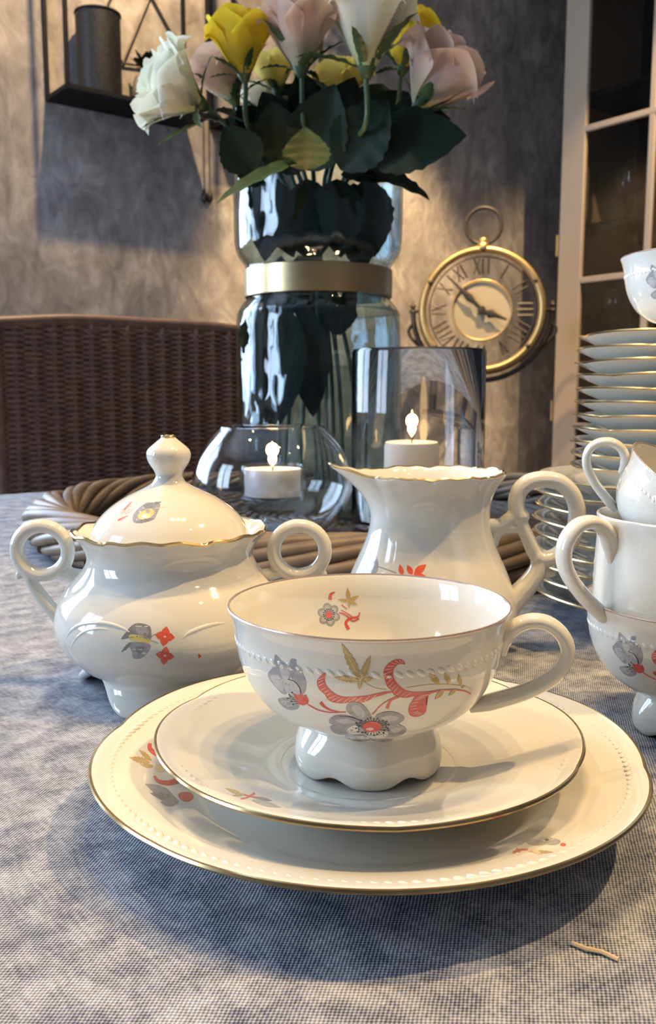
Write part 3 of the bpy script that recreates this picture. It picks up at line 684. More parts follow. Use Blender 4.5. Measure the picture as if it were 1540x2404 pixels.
def jug_handle(par):
    mb = MB(); k3 = 3.5
    def pz(p): return [at(1100+x/k3, 1040+y/k3, CY)-CJ for x, y in p]
    def sw(p, r0, r1, n=5):
        q = spl(pz(p), n); N = len(q); mb.add(*tube_geo(q, [(r0+(r1-r0)*i/(N-1))*mm for i in range(N)], 12, (0, 1, 0), 1.15))
    sw([(430, 620), (402, 570), (392, 490), (420, 390), (500, 320), (620, 298), (740, 320), (835, 400), (882, 500), (890, 600), (865, 740), (800, 860), (700, 935), (600, 955), (548, 925)], 4.9, 4.9)
    sw([(120, 690), (180, 680), (270, 668), (350, 610), (400, 590)], 4.4, 3.6)
    sw([(420, 620), (450, 700), (490, 790), (530, 880), (580, 960)], 3.8, 4.4)
    sw([(190, 840), (215, 760), (270, 705), (350, 695), (440, 700)], 3.8, 3.2)
    sw([(590, 970), (560, 1060), (490, 1160), (400, 1260), (310, 1370), (250, 1430)], 4.8, 8.0)
    sw([(560, 1050), (640, 1070), (715, 1076)], 4.2, 1.6)
    for x, y, s in ((445, 600, 4.2), (560, 900, 3.6), (610, 985, 4.4)):
        c = pz([(x, y)])[0]; mb.add(*ellipsoid_geo(c, (V((s*mm, 0, 0)), V((0, s*1.15*mm, 0)), V((0, 0, s*mm))), 10, 7))
    return blend(mb.build('handle', PORC, par, True), 0.0007)
jug_handle(t)
jp = [(leafp((945, 1352), (938, 1324), 12), 'o'), (leafp((968, 1350), (956, 1326), 14), 'o'), (leafp((972, 1348), (1001, 1325), 18), 'o'), (leafp((968, 1352), (1000, 1352), 14), 'o'),
      (smo([(848, 1318), (862, 1302), (880, 1304), (888, 1320), (884, 1345), (858, 1348)]), 'g'), (smo([(858, 1322), (872, 1312), (880, 1330), (866, 1340)]), 'd'), (stroke([(888, 1330), (930, 1345)], 2), 'd')]
floral_print(t, jbody, jp)

# ---- stacked cups on the right
KC = V((0.1640, 0.385, 0))
def copy_cup(loc, rot, label):
    return dup(cup, loc, rot, label)
copy_cup(KC, (0, 0, R(-22)), 'white footed tea cup at the bottom of the cup pile by the right edge')
COFP = [(0, 3), (21, 2.6), (23.5, 0), (25.5, 0), (27, 2.6), (31, 6.5), (39, 14), (43.8, 24), (45.6, 36), (45.8, 50), (45.2, 62), (44.8, 72), (45.4, 76.6), (45.0, 77.4), (44.2, 76.6), (43.2, 70), (43.6, 60), (44.0, 48), (43.6, 36), (41.8, 25), (37, 16), (29, 9), (20, 6.5), (0, 6)]
t = thing('coffee_cup', KC+V((0, 0, 0.0196)), 'tall straight white coffee cup standing inside the footed tea cup', 'cup')
lathe('cup_body', [(a*mm, b*mm) for a, b in COFP], PORC, 120, None, t, n=3)
rim_ring('gold_rim', 0.0450, 0.0771, 0.00035, GOLDW, t)
ph = R(193)
hp = spl(handle_path([(44, 58), (45, 66), (48, 72.5), (54, 76.0), (61, 74.5), (66, 68), (66.5, 60), (63, 52), (56, 43.5), (49, 37), (43.5, 32)], ph), 6)
N = len(hp); tube('handle', hp, [(3.4-0.4*sin(pi*i/(N-1))-(1.7*(1-i/6) if i < 6 else 0)-(1.5*max(0, (i-N+5)/5)))*mm for i in range(N)], PORC, t, 14, nrm=(-sin(ph), cos(ph), 0), flat=1.65)
# tilted third cup: axis leans right and toward the camera
axis = V((0.46, -0.30, 0.83)).normalized()
hx = V((-1, 0.30, 0)); hx = (hx-axis*hx.dot(axis)).normalized()
fm = M((hx, axis.cross(hx), axis)).transposed() @ M.Rotation(R(11), 3, 'Z')
rx = V((1, 0, 0)); rx = (rx-axis*axis.x).normalized()
rimc = V((0.1335, 0.385, 0.1225)) + rx*0.039
small = copy_cup(rimc - axis*0.046, fm.to_euler(), 'white tea cup tipped over in the top of the cup pile')
small.scale = (0.78, 0.78, 0.78); small['label'] = 'small white cup tipped over in the top of the cup pile'

# ---- tall stack of plates and saucers
SC = V((0.2345, 0.575, 0))
ORD = ['', 'second', 'third', 'fourth', 'fifth', 'sixth', 'seventh', 'eighth', 'ninth', 'tenth', 'eleventh', 'twelfth', 'thirteenth']
NP, dzp = 9, 0.0092
for i in range(NP):
    z = i*dzp; top = NP-1-i
    lab = 'ivory dessert plate at the very bottom of the tall stack' if i == 0 else ('widest top dessert plate right under the stacked saucers' if top == 0 else '%s dessert plate down from the saucers in the tall stack' % ORD[top])
    dup(plate, SC+V((random.uniform(-1, 1)*0.0016, random.uniform(-1, 1)*0.0016, z)), (0, 0, random.uniform(0, 6.28)), lab, 'dessert plates in the tall stack')
zs = (NP-1)*dzp+0.0092
NS, dzs = 11, 0.0083
for i in range(NS):
    z = zs+i*dzs; top = NS-1-i; f = i/NS
    lab = 'topmost saucer of the tall stack, under the upper cup' if top == 0 else ('lowest saucer of the tall stack, resting on the dessert plates' if i == 0 else '%s saucer from the top of the tall stack' % ORD[top])
    dup(saucer, SC+V((random.uniform(-1, 1)*0.0015-0.001+0.004*f, random.uniform(-1, 1)*0.0015, z)), (0, 0, random.uniform(0, 6.28)), lab, 'saucers in the tall stack')
ztop = zs+(NS-1)*dzs+0.0075
copy_cup(SC+V((-0.0030, -0.012, ztop)), (0, 0, R(-20)), 'white tea cup on top of the tall saucer stack')
MB().box((-0.0065, -0.0006, 0), (0.0065, 0.0006, 0.0008))
o = tube('straw_bit', [(-0.0062, 0.0008, 0.0007), (-0.002, -0.0003, 0.0010), (0.002, 0.0004, 0.0009), (0.0064, -0.0006, 0.0007)], 0.0006, STRAW, None, 6, loc=at(1395, 2226, 0.223)*1.0)
o.location.z = 0.0; o.rotation_euler.z = R(-28)
tag(o, 'tiny pale straw bit lying on the cloth in front of the plate', 'straw')

# ================================================================== TRAY WITH CANDLES AND VASE
TC = V((0.02, 0.95, 0)); TR = 0.305
t = thing('willow_tray', TC, 'round woven willow tray under the vase and candle glasses', 'tray')
mb = MB()
for k in range(26):
    rr = 0.012+k*0.0112; n = max(16, int(40+rr*300)); ns = 48
    pts = [((rr)*cos(2*pi*i/n), rr*sin(2*pi*i/n), 0.0065+0.0016*sin(ns/2*2*pi*i/n+k*pi)) for i in range(n)]
    mb.add(*tube_geo(pts, 0.0048, 6, None, 1.0, True))
tag(mb.build('woven_base', WILLOWD, t, True), kind='stuff')
tag(lathe('base_disc', [(0, 0.002), (TR, 0.002), (TR, 0.006), (0, 0.006)], WILLOWD, 64, parent=t), None)
pts = []
for i in range(25):
    s = i/24; a = R(96)*s; ph_ = -pi*0.25+s*2*pi*1.0
    pts.append(V(((TR+0.021*cos(ph_))*cos(a), (TR+0.021*cos(ph_))*sin(a), 0.0235+0.017*sin(ph_))))
g = tube_geo(pts, [0.0062*(0.75+0.25*sin(pi*i/24)) for i in range(25)], 7)
sm = mesh('willow_strand', g[0], g[1], WILLOW)
for k in range(44): link('willow_strand', sm, t, (0, 0, random.uniform(-0.001, 0.002)), (0, 0, 2*pi*k/44+random.uniform(-0.03, 0.03)))
ZT = 0.0128

def flame(par, z, s=1.0):
    fl = lathe('flame', [(0, z), (0.0022*s, z+0.003*s), (0.0056*s, z+0.008*s), (0.0060*s, z+0.012*s), (0.0042*s, z+0.020*s), (0.0014*s, z+0.028*s), (0, z+0.034*s)], FLAME, 16, parent=par, n=3)
    tube('wick', [(0, 0, z-0.007*s), (0.0004, 0, z-0.002), (0.0008, 0, z+0.003*s)], 0.0007, WICKC, par, 6)
    return fl
# fishbowl candle holder with inner stem
BC = V((-0.052, 0.835, ZT))
t = thing('fishbowl_candle_holder', BC, 'round clear glass bowl holder with a tealight on inner stem', 'candle holder')
lathe('glass_bowl', [(0, 0.004), (0.030, 0.003), (0.048, 0.008), (0.064, 0.022), (0.0735, 0.042), (0.0745, 0.056), (0.070, 0.076), (0.060, 0.093), (0.0505, 0.1035), (0.0495, 0.1055), (0.0482, 0.1040), (0.058, 0.092), (0.068, 0.075), (0.0723, 0.056), (0.0712, 0.042), (0.062, 0.024), (0.047, 0.0105), (0.030, 0.006), (0, 0.0065)], RGLASS, 72, parent=t, n=3)
lathe('glass_stem', [(0, 0.0075), (0.022, 0.008), (0.016, 0.011), (0.0085, 0.016), (0.0075, 0.030), (0.009, 0.036), (0.030, 0.0385), (0.0305, 0.066), (0.0290, 0.067), (0.0285, 0.041), (0, 0.0405)], GLASS, 40, parent=t, n=2)
tl = thing('tealight', BC+V((0, 0, 0.0412)), 'lit white tealight inside the round glass bowl', 'candle')
lathe('tealight_cup', [(0, 0), (0.0262, 0), (0.0266, 0.0250), (0.0262, 0.0252), (0.0258, 0.0012), (0, 0.0012)], ALU, 40, parent=tl)
lathe('wax', [(0, 0.0014), (0.0254, 0.0014), (0.0256, 0.0236), (0.020, 0.0226), (0.006, 0.0216), (0, 0.0214)], WAX, 40, parent=tl)
flame(tl, 0.0270, 0.66)
point('candle_light', BC+V((0, 0, 0.0412+0.042)), 0.8, (1, 0.58, 0.25), 0.006)
# tall cylinder glass with pillar candle
GC = V((0.090, 0.900, ZT))
t = thing('glass_cylinder', GC, 'tall clear glass cylinder holding a lit pillar candle', 'candle holder')
lathe('glass_wall', [(0, 0.0), (0.062, 0.0), (0.0664, 0.004), (0.0664, 0.176), (0.0652, 0.1785), (0.0638, 0.176), (0.0630, 0.012), (0.055, 0.008), (0, 0.008)], RGLASS, 72, parent=t)
pc = thing('pillar_candle', GC+V((-0.006, 0, 0.0083)), 'short white pillar candle burning inside the tall glass cylinder', 'candle')
lathe('wax', [(0, 0), (0.0268, 0), (0.0275, 0.003), (0.0275, 0.075), (0.0262, 0.078), (0.018, 0.0765), (0.006, 0.0752), (0, 0.075)], WAX, 40, parent=pc)
flame(pc, 0.0820, 0.70)
point('candle_light', pc.location+V((0, 0, 0.096)), 0.8, (1, 0.58, 0.25), 0.006)
# vase
VC = V((-0.0110, 1.045, ZT)); k = 1.03
t = thing('glass_vase', VC, 'tall blue grey hammered glass vase with a brass waist band, full of roses', 'vase')
VO = [(0, 0.0), (0.080, 0.0), (0.090, 0.008), (0.0935, 0.03), (0.0940, 0.12), (0.0938, 0.21), (0.091, 0.228), (0.084, 0.238), (0.0815, 0.243), (0.0812, 0.258), (0.0815, 0.274), (0.085, 0.281), (0.0915, 0.290), (0.0945, 0.304), (0.0950, 0.34), (0.0945, 0.376), (0.0938, 0.378), (0.0925, 0.376), (0.0925, 0.31), (0.089, 0.292), (0.079, 0.277), (0.0785, 0.258), (0.079, 0.243), (0.088, 0.226), (0.0912, 0.21), (0.0915, 0.03), (0.086, 0.012), (0, 0.010)]
lathe('vase_glass', VO, VGLASS, 96, parent=t, n=2)
lathe('brass_band', [(0.0822, 0.2425), (0.0838, 0.2432), (0.0842, 0.258), (0.0838, 0.2728), (0.0822, 0.2735)], P('aged_brass_band', (0.40, 0.31, 0.17), 0.33, metal=0.9, noise=25, var=0.25), 96, parent=t, close=True)
lathe('water', [(0, 0.0115), (0.084, 0.0130), (0.0900, 0.03), (0.0900, 0.165), (0, 0.165)], WATER, 64, parent=t)

# ================================================================== ROSES
PET = {'white': petal_mat('white_rose_petal', (0.93, 0.91, 0.76), (0.60, 0.66, 0.34)), 'yellow': petal_mat('yellow_rose_petal', (0.95, 0.72, 0.06), (0.62, 0.48, 0.06)),
       'pink': petal_mat('blush_rose_petal', (0.84, 0.63, 0.52), (0.64, 0.64, 0.40)), 'cream': petal_mat('cream_rose_petal', (0.86, 0.80, 0.62), (0.55, 0.60, 0.32)), 'lemon': petal_mat('lemon_rose_petal', (0.88, 0.76, 0.22), (0.55, 0.55, 0.12))}
def petal_mesh(nm, R0, H, half, flare, curl, mat, point_=0.0):
    na, nb = 10, 9; vs, fs = [], []
    for j in range(nb+1):
        b = j/nb
        for i in range(na+1):
            a = -1+2*i/na; wv = half*(0.42+0.58*sin(pi*min(0.62, b*0.75)))
            top = (1-abs(a)**3*0.22*b)*(1-0.02*sin(5*a+R0*900)*b)
            zb = b*top + point_*b**4*(1-abs(a))**2*0.12
            r = R0*(0.30+0.70*sin(min(1.0, b*1.35)*pi/2)) + flare*b**3*(1+0.5*a*a) + 0.0009*sin(6*a+R0*700)*b*b
            z = H*zb - curl*b**6*(0.7+0.6*a*a)
            vs.append((r*cos(a*wv), r*sin(a*wv), z))
    for j in range(nb):
        for i in range(na): fs.append((j*(na+1)+i, j*(na+1)+i+1, (j+1)*(na+1)+i+1, (j+1)*(na+1)+i))
    return mesh(nm, vs, fs, mat)
LAY = [(0.0050, 0.048, 1.9, -0.001, 0.000, 2), (0.0085, 0.050, 1.35, -0.0005, 0.0, 3), (0.0125, 0.0505, 1.15, 0.0010, 0.0005, 3), (0.0175, 0.050, 1.0, 0.0030, 0.002, 4), (0.0225, 0.0485, 0.90, 0.0065, 0.0045, 5), (0.0265, 0.0460, 0.82, 0.0110, 0.0085, 5)]
PM = {c: [petal_mesh('petal', r, h, hw, fl_, cu, m, 0.6 if i > 3 else 0) for i, (r, h, hw, fl_, cu, n) in enumerate(LAY)] for c, m in PET.items()}
def leaf_mesh(nm, L, w, bend, fold, mat, serr=True):
    nt, na = 16, 6; vs, fs = [], []
    for j in range(nt+1):
        s = j/nt; ww = w/2*(sin(pi*min(1, s**0.85*1.0))**0.8 if 0 < s < 1 else 0.02)*(1.05 if serr and j % 2 else 0.97)
        for i in range(na+1):
            a = -1+2*i/na; vs.append((s*L, a*ww, -bend*L*s*s + fold*abs(a)*ww + 0.0008*sin(s*30)*abs(a)))
    for j in range(nt):
        for i in range(na): fs.append((j*(na+1)+i, j*(na+1)+i+1, (j+1)*(na+1)+i+1, (j+1)*(na+1)+i))
    return mesh(nm, vs, fs, mat)
SEPAL = leaf_mesh('sepal', 0.046, 0.011, 0.25, 0.3, SEPM, False)
def frame(o, x, up):
    x = V(x).normalized(); up = V(up); y = up.cross(x).normalized(); z = x.cross(y)
    m = M((x, y, z)).transposed().to_4x4(); m.translation = o; return m
def rose(px, py, Y, size, axis, col, label, spin=0.0, foot=(0, 0), layers=6, scale_h=1.0, droop=0.25):
    hd = at(px, py, Y); ax = V(axis).normalized(); s = size/0.0345
    base = hd - ax*0.026*s*scale_h
    ft = VC+V((foot[0], foot[1], 0.02))
    t = thing('rose', ft, label, 'rose', 'roses in the glass vase')
    qm = M.Translation(base-ft) @ ax.to_track_quat('Z', 'Y').to_matrix().to_4x4() @ M.Rotation(spin, 4, 'Z')
    off = 0.0
    for li in range(layers):
        n = LAY[li][5]
        for k_ in range(n):
            a = off+2*pi*k_/n+random.uniform(-0.15, 0.15)
            o = link('petal', PM[col][li], t)
            o.matrix_basis = qm @ M.Rotation(a, 4, 'Z') @ M.Rotation(random.uniform(-0.05, 0.07), 4, 'Y') @ M.Diagonal((s*1.02, s*1.02, s*scale_h*random.uniform(0.95, 1.04), 1))
        off += 0.9
    hip = lathe('calyx', [(0, -0.010), (0.0035, -0.009), (0.0062, -0.004), (0.0085, 0.001), (0.0105, 0.006), (0, 0.008)], SEPM, 14, parent=t); hip.matrix_basis = qm @ M.Scale(s, 4)
    for k_ in range(5):
        a = 2*pi*k_/5+0.4
        o = link('sepal', SEPAL, t); o.matrix_basis = qm @ M.Rotation(a, 4, 'Z') @ M.Translation((0.006*s, 0, -0.002)) @ M.Rotation(-R(40)+random.uniform(-0.5, 0.5), 4, 'Y') @ M.Scale(s*random.uniform(0.8, 1.15), 4)
    neck = VC+V(((hd.x-VC.x)*0.30, (hd.y-VC.y)*0.30, 0.375))
    lo = VC+V((foot[0]*0.6, foot[1]*0.6, 0.20))
    p0 = base-ax*0.009*s
    pts = [q_-ft for q_ in spl([p0, p0-ax*0.035+V((0, 0, -0.01)), neck, lo, ft], 6)]
    tube('stem', pts, 0.0026, STEMM, t, 7)
    return t
def leaf(t, b, tip, w, up, mat=None, bend=0.12, fold=0.25):
    d = tip-b; L = d.length
    o = link('leaf', leaf_mesh('leaf', L, w, bend, fold, mat or LEAFM), t)
    o.matrix_basis = frame(b-t.location, d, up); return o
RS = {}
RS['wl'] = rose(398, 205, 0.92, 0.0400, (-0.80, -0.35, 0.34), 'white', 'open white rose leaning out at the far left of the bouquet', 0.2, (0.05, 0.0))
RS['pl'] = rose(520, 168, 0.99, 0.0330, (-0.42, -0.1, 0.9), 'pink', 'blush pink rose tucked behind the white rose on the left', 1.0, (0.03, 0.03), scale_h=1.15)
RS['yl'] = rose(563, 95, 0.93, 0.0300, (-0.12, -0.12, 1), 'yellow', 'bright yellow rose standing high on the left of the bouquet', 0.5, (0.03, -0.03), scale_h=1.35)
RS['pc'] = rose(702, 66, 0.92, 0.0350, (-0.05, -0.10, 1), 'pink', 'blush rose at the top centre beside the yellow rose', 0.0, (0.0, -0.04), scale_h=1.35)
RS['wc'] = rose(868, 36, 0.90, 0.0400, (0.05, -0.08, 1), 'white', 'largest white rose at the top centre of the bouquet', 0.9, (-0.02, -0.03), scale_h=1.5)
RS['yr'] = rose(962, 92, 1.02, 0.0330, (0.25, 0, 1), 'yellow', 'deep yellow rose between the large white and right pink rose', 0.3, (-0.04, 0.0), scale_h=1.2)
RS['pr'] = rose(1036, 172, 0.93, 0.0400, (0.50, -0.22, 0.72), 'pink', 'blush rose with pale green outer petals at the far right', 0.6, (-0.05, -0.01), scale_h=1.2)
RS['yc'] = rose(800, 185, 1.03, 0.0300, (-0.1, -0.15, 0.9), 'lemon', 'lemon yellow rose low in the middle, half behind dark leaves', 0.2, (0.0, 0.04))
RS['cb'] = rose(645, 165, 1.04, 0.0270, (-0.1, 0, 1), 'lemon', 'small yellow rose behind the stems left of centre', 0.7, (0.02, 0.05), layers=5)
RS['wb'] = rose(612, 235, 1.07, 0.0260, (-0.2, 0, 0.9), 'cream', 'small cream rose deep inside the bouquet on the left', 0.1, (0.01, 0.02), layers=5)
# leaves: (rose, base pixel, tip pixel, depth base, depth tip, width, light?)
for key, bp_, tp_, Yb, Yt, w, lt, up in (
    ('pr', (862, 372), (1088, 298), 0.93, 0.90, 0.080, 0, (0.0, -0.85, 0.45)), ('pr', (905, 300), (1060, 262), 0.94, 0.95, 0.05, 0, (0, -0.8, 0.5)),
    ('wc', (800, 400), (905, 232), 0.93, 0.90, 0.060, 0, (0, -1, 0.2)), ('wc', (720, 400), (780, 205), 0.95, 0.90, 0.062, 0, (0, -1, 0.1)),
    ('pc', (700, 410), (620, 215), 0.96, 0.93, 0.060, 0, (0, -1, 0.2)), ('pc', (730, 300), (705, 170), 0.96, 0.92, 0.040, 0, (0, -1, 0.2)),
    ('pc', (720, 398), (716, 305), 0.91, 0.88, 0.046, 1, (0, -1, 0.4)), ('wl', (600, 400), (525, 300), 0.94, 0.92, 0.046, 0, (-0.5, -1, 0.4)),
    ('wl', (720, 372), (505, 442), 0.92, 0.86, 0.026, 1, (0, -0.5, 1)), ('wl', (470, 288), (365, 326), 0.93, 0.90, 0.010, 1, (0, -0.4, 1)),
    ('pl', (560, 300), (455, 262), 0.95, 0.93, 0.024, 0, (0, -0.5, 1)), ('pl', (590, 300), (512, 248), 0.97, 0.94, 0.036, 0, (0, -0.6, 0.8)),
    ('yr', (850, 405), (1012, 445), 0.94, 0.90, 0.034, 0, (0, -0.45, 1)), ('yr', (800, 410), (960, 405), 0.95, 0.93, 0.045, 0, (0, -0.7, 0.7)),
    ('yl', (640, 420), (560, 360), 0.97, 0.97, 0.050, 0, (-0.2, -1, 0.3)), ('yl', (620, 330), (560, 250), 0.98, 0.96, 0.040, 0, (-0.2, -1, 0.3)),
    ('yc', (800, 360), (850, 230), 0.99, 0.98, 0.056, 0, (0, -1, 0)), ('yc', (760, 340), (740, 210), 0.99, 0.99, 0.056, 0, (0, -1, 0)), ('cb', (650, 350), (600, 260), 1.0, 1.0, 0.056, 0, (0, -1, 0)), ('wb', (690, 330), (660, 220), 1.01, 1.01, 0.056, 0, (0, -1, 0)),
    ('yl', (600, 400), (690, 600), 0.985, 0.985, 0.046, 0, (0, -1, 0.1)), ('pl', (640, 420), (620, 610), 1.0, 1.0, 0.044, 0, (0, -1, 0)), ('pc', (720, 420), (735, 620), 0.985, 0.985, 0.06, 0, (0, -1, 0)),
    ('wc', (790, 420), (800, 600), 0.99, 0.985, 0.055, 0, (0, -1, 0)), ('pr', (860, 420), (880, 600), 1.0, 1.0, 0.05, 0, (0, -1, 0)), ('yr', (830, 430), (850, 640), 1.01, 1.01, 0.05, 0, (0, -1, 0)),
    ('yc', (700, 330), (610, 190), 1.06, 1.06, 0.07, 0, (0, -1, 0)), ('yc', (760, 330), (700, 180), 1.08, 1.08, 0.07, 0, (0, -1, 0)), ('cb', (800, 330), (780, 190), 1.08, 1.08, 0.07, 0, (0, -1, 0)), ('wb', (850, 330), (900, 190), 1.06, 1.06, 0.07, 0, (0, -1, 0)), ('yr', (880, 330), (960, 210), 1.03, 1.03, 0.06, 0, (0, -1, 0)), ('pl', (600, 330), (540, 260), 1.02, 1.02, 0.05, 0, (0, -1, 0)),
    ('wc', (840, 390), (930, 250), 0.95, 0.93, 0.055, 0, (0, -1, 0.2)), ('pc', (660, 380), (640, 240), 0.95, 0.92, 0.050, 0, (0, -1, 0.2)), ('yr', (780, 330), (830, 180), 0.97, 0.95, 0.045, 0, (0, -1, 0.2)), ('pl', (640, 340), (545, 330), 0.96, 0.96, 0.040, 0, (0, -0.9, 0.5)),
    ('yl', (640, 720), (600, 960), 1.02, 1.0, 0.05, 0, (0.2, -1, 0)), ('pl', (680, 730), (650, 1000), 1.0, 0.99, 0.05, 0, (0, -1, 0)), ('cb', (720, 720), (735, 980), 1.0, 1.0, 0.045, 0, (0, -1, 0)), ('wb', (760, 730), (840, 740), 1.02, 1.02, 0.05, 0, (0, -1, 0)), ('yc', (620, 720), (610, 880), 1.0, 1.0, 0.05, 0, (0, -1, 0)),
    ('yc', (700, 600), (760, 800), 1.03, 1.01, 0.05, 0, (0, -1, 0)), ('cb', (660, 600), (650, 860), 1.03, 1.03, 0.035, 0, (0, -1, 0)), ('wb', (760, 640), (820, 760), 1.03, 1.02, 0.05, 0, (0, -1, 0))):
    leaf(RS[key], at(*bp_, Yb), at(*tp_, Yt), w, up, LEAFL if lt else None)

# ================================================================== BACKGROUND
# wicker chair
CU0, CU1, CVv = 0.455, 0.985, 1.42
t = thing('wicker_chair', uv((CU0+CU1)/2, CVv+0.02, ZF), 'dark brown woven wicker chair pushed in behind the table', 'chair', rot=(0, 0, ROT))
hw = (CU1-CU0)/2; zt = 0.266-ZF
NSK = 16
def bow(x): return 0.018*(x/hw)**2*-1.0
def strand(z, ph_, side):
    pts = []
    for i in range(NSK*4+1):
        x = -hw+2*hw*i/(NSK*4); pts.append(V((x, bow(x)+side*0.012+0.0042*cos(pi*NSK*(x+hw)/(2*hw)+ph_), z)))
    return pts
mb = MB(); nrow = 116; z0 = 0.50
for i in range(nrow):
    z = z0+(zt-0.012-z0)*i/(nrow-1)
    mb.add(*tube_geo(strand(z+0.0006*random.uniform(-1, 1), pi*(i % 2), -0.4), 0.0028, 5))
tag(mb.build('woven_back', WICK, t, True), kind='stuff')
for i in range(NSK+1):
    x = -hw+2*hw*i/NSK; tube('stake', [(x, bow(x)-0.004, 0.42), (x, bow(x)-0.004, zt-0.004)], 0.0052, WICKS, t, 6)
tube('top_rail', spl([(-hw-0.004, bow(hw), zt-0.012), (-hw/2, bow(hw/2), zt), (0, 0, zt+0.001), (hw/2, bow(hw/2), zt), (hw+0.004, bow(hw), zt-0.012)], 10), 0.0105, WICK, t, 8)
for s in (-1, 1):
    tube('side_rail', [(s*hw, bow(hw), 0.40), (s*hw, bow(hw), zt-0.01)], 0.013, WICK, t, 8)
    tube('leg', [(s*(hw-0.02), 0.0, 0.0), (s*(hw-0.02), -0.005, 0.46)], 0.018, WICK, t, 8)
    tube('leg', [(s*(hw-0.02), -0.40, 0.0), (s*(hw-0.02), -0.40, 0.45)], 0.018, WICK, t, 8)
MB().box((-hw, -0.43, 0.41), (hw, -0.015, 0.46)).build('seat', WICK, t, bevel=0.015)

# black box shelf on the back wall
def box_shelf(u0, u1, v0, z0_, z1_, label):
    t = thing('box_shelf', uv((u0+u1)/2, V1, z0_), label, 'shelf', 'black wire box shelves on the back wall', (0, 0, ROT))
    w, d, h, q = (u1-u0)/2, V1-v0, z1_-z0_, 0.0045
    for x in (-w, w):
        for y in (-d+q, -q-0.0005): MB().box((x-q, y-q, 0), (x+q, y+q, h)).build('post', BLACKM, t)
    for z in (h,):
        f = MB()
        for y in (-d+q, -q-0.0005): f.box((-w, y-q, z-q), (w, y+q, z+q))
        for x in (-w, w): f.box((x-q, -d, z-q), (x+q, -0.001, z+q))
        f.build('top_frame', BLACKM, t)
    MB().box((-w-q, -d, -0.004), (w+q, -0.0008, 0.006)).build('shelf_board', BLACKM, t)
    return t
box_shelf(0.861, 1.234, 2.067, 0.845, 1.36, 'black wire frame box shelf holding the dark lantern')
box_shelf(1.316, 1.60, 2.075, 0.86, 1.30, 'second black wire box shelf mostly hidden behind the roses')
ZL = 0.8515
def perforated():
    m, n, l = newmat('perforated_black_metal'); b = n['Principled BSDF']; b.inputs['Roughness'].default_value = 0.5
    tc = n.new('ShaderNodeTexCoord'); vo = n.new('ShaderNodeTexVoronoi'); vo.inputs['Scale'].default_value = 150; l.new(tc.outputs['Object'], vo.inputs['Vector'])
    rp = n.new('ShaderNodeValToRGB'); rp.color_ramp.elements[0].position = 0.25; rp.color_ramp.elements[1].position = 0.45
    rp.color_ramp.elements[0].color = (0.022, 0.023, 0.027, 1); rp.color_ramp.elements[1].color = (0.006, 0.006, 0.008, 1)
    l.new(vo.outputs['Distance'], rp.inputs[0]); l.new(rp.outputs[0], b.inputs['Base Color']); return m
PERF = perforated()
t = thing('lantern', uv(0.968, 2.133, ZL), 'dark perforated metal cylinder lantern on the black box shelf', 'lantern')
lathe('lantern_body', [(0, 0), (0.0525, 0), (0.053, 0.19), (0.0515, 0.19), (0.051, 0.003), (0, 0.003)], PERF, 48, parent=t)
tube('rim_ring', [(0.0525*cos(2*pi*i/40), 0.0525*sin(2*pi*i/40), 0.191) for i in range(40)], 0.0032, BLACKM, t, closed=True)
t = thing('succulent', uv(1.092, 2.138, ZL), 'small dark green succulent in a pale pot on the black box shelf', 'plant')
lathe('pot', [(0, 0), (0.026, 0), (0.034, 0.03), (0.030, 0.062), (0.024, 0.075), (0.021, 0.073), (0.027, 0.06), (0.030, 0.03), (0, 0.006)], CERAM, 32, parent=t, n=3)
lathe('stem', [(0, 0.05), (0.006, 0.05), (0.005, 0.10), (0, 0.102)], LEAFM, 10, parent=t)
lm = leaf_mesh('leaf', 0.05, 0.026, -0.1, 0.3, LEAFM, False)
for k_ in range(12):
    o = link('leaf', lm, t, (0, 0, 0.095)); o.rotation_euler = (0, -R(10+22*(k_ % 3)), 2*pi*k_/12*1.0+0.2*k_)
t = thing('wire_hexagon', uv(1.10, V1-0.006, 1.06), 'thin hexagon of dark rods on the wall inside the box shelf', 'ornament', rot=(0, 0, ROT))  # thin rods forming a hexagon with two spokes, just off the wall
hexp = [(0.10*cos(pi/3*i+0.1), 0, 0.10*sin(pi/3*i+0.1)) for i in range(6)]
for i in range(6): tube('wire', [hexp[i], hexp[(i+1) % 6]], 0.0028, DBRASS, t, 6)
for i in (1, 4): tube('wire', [(0, 0, 0), hexp[i]], 0.0028, DBRASS, t, 6)
for i, px_ in enumerate((477, 490)):  # dark solid shapes standing in for shadows that hanging things cast on the wall
    d0 = ray(px_, 300); k_ = 2.19/(d0.x*VV.x+d0.y*VV.y); top = CAMO+d0*k_; d1 = ray(px_, 478); bot = CAMO+d1*(2.19/(d1.x*VV.x+d1.y*VV.y))
    t = thing('pendant_shadow', (top.x, top.y, bot.z), 'thin dark line ending in a blob, shape of a cast shadow, %s of the pair below the hidden shelf' % ('left' if i == 0 else 'right'), 'shadow shape', 'shadow shapes on the wall')
    h = top.z-bot.z+0.06
    tube('cord_shadow', [(0, 0, 0.03), (0, 0, h)], 0.0016, DBRASS, t, 5)
    lathe('drop_shadow', [(0, 0), (0.006, 0.006), (0.009, 0.016), (0.006, 0.028), (0.0015, 0.042), (0, 0.044)], DBRASS, 14, parent=t, n=2)

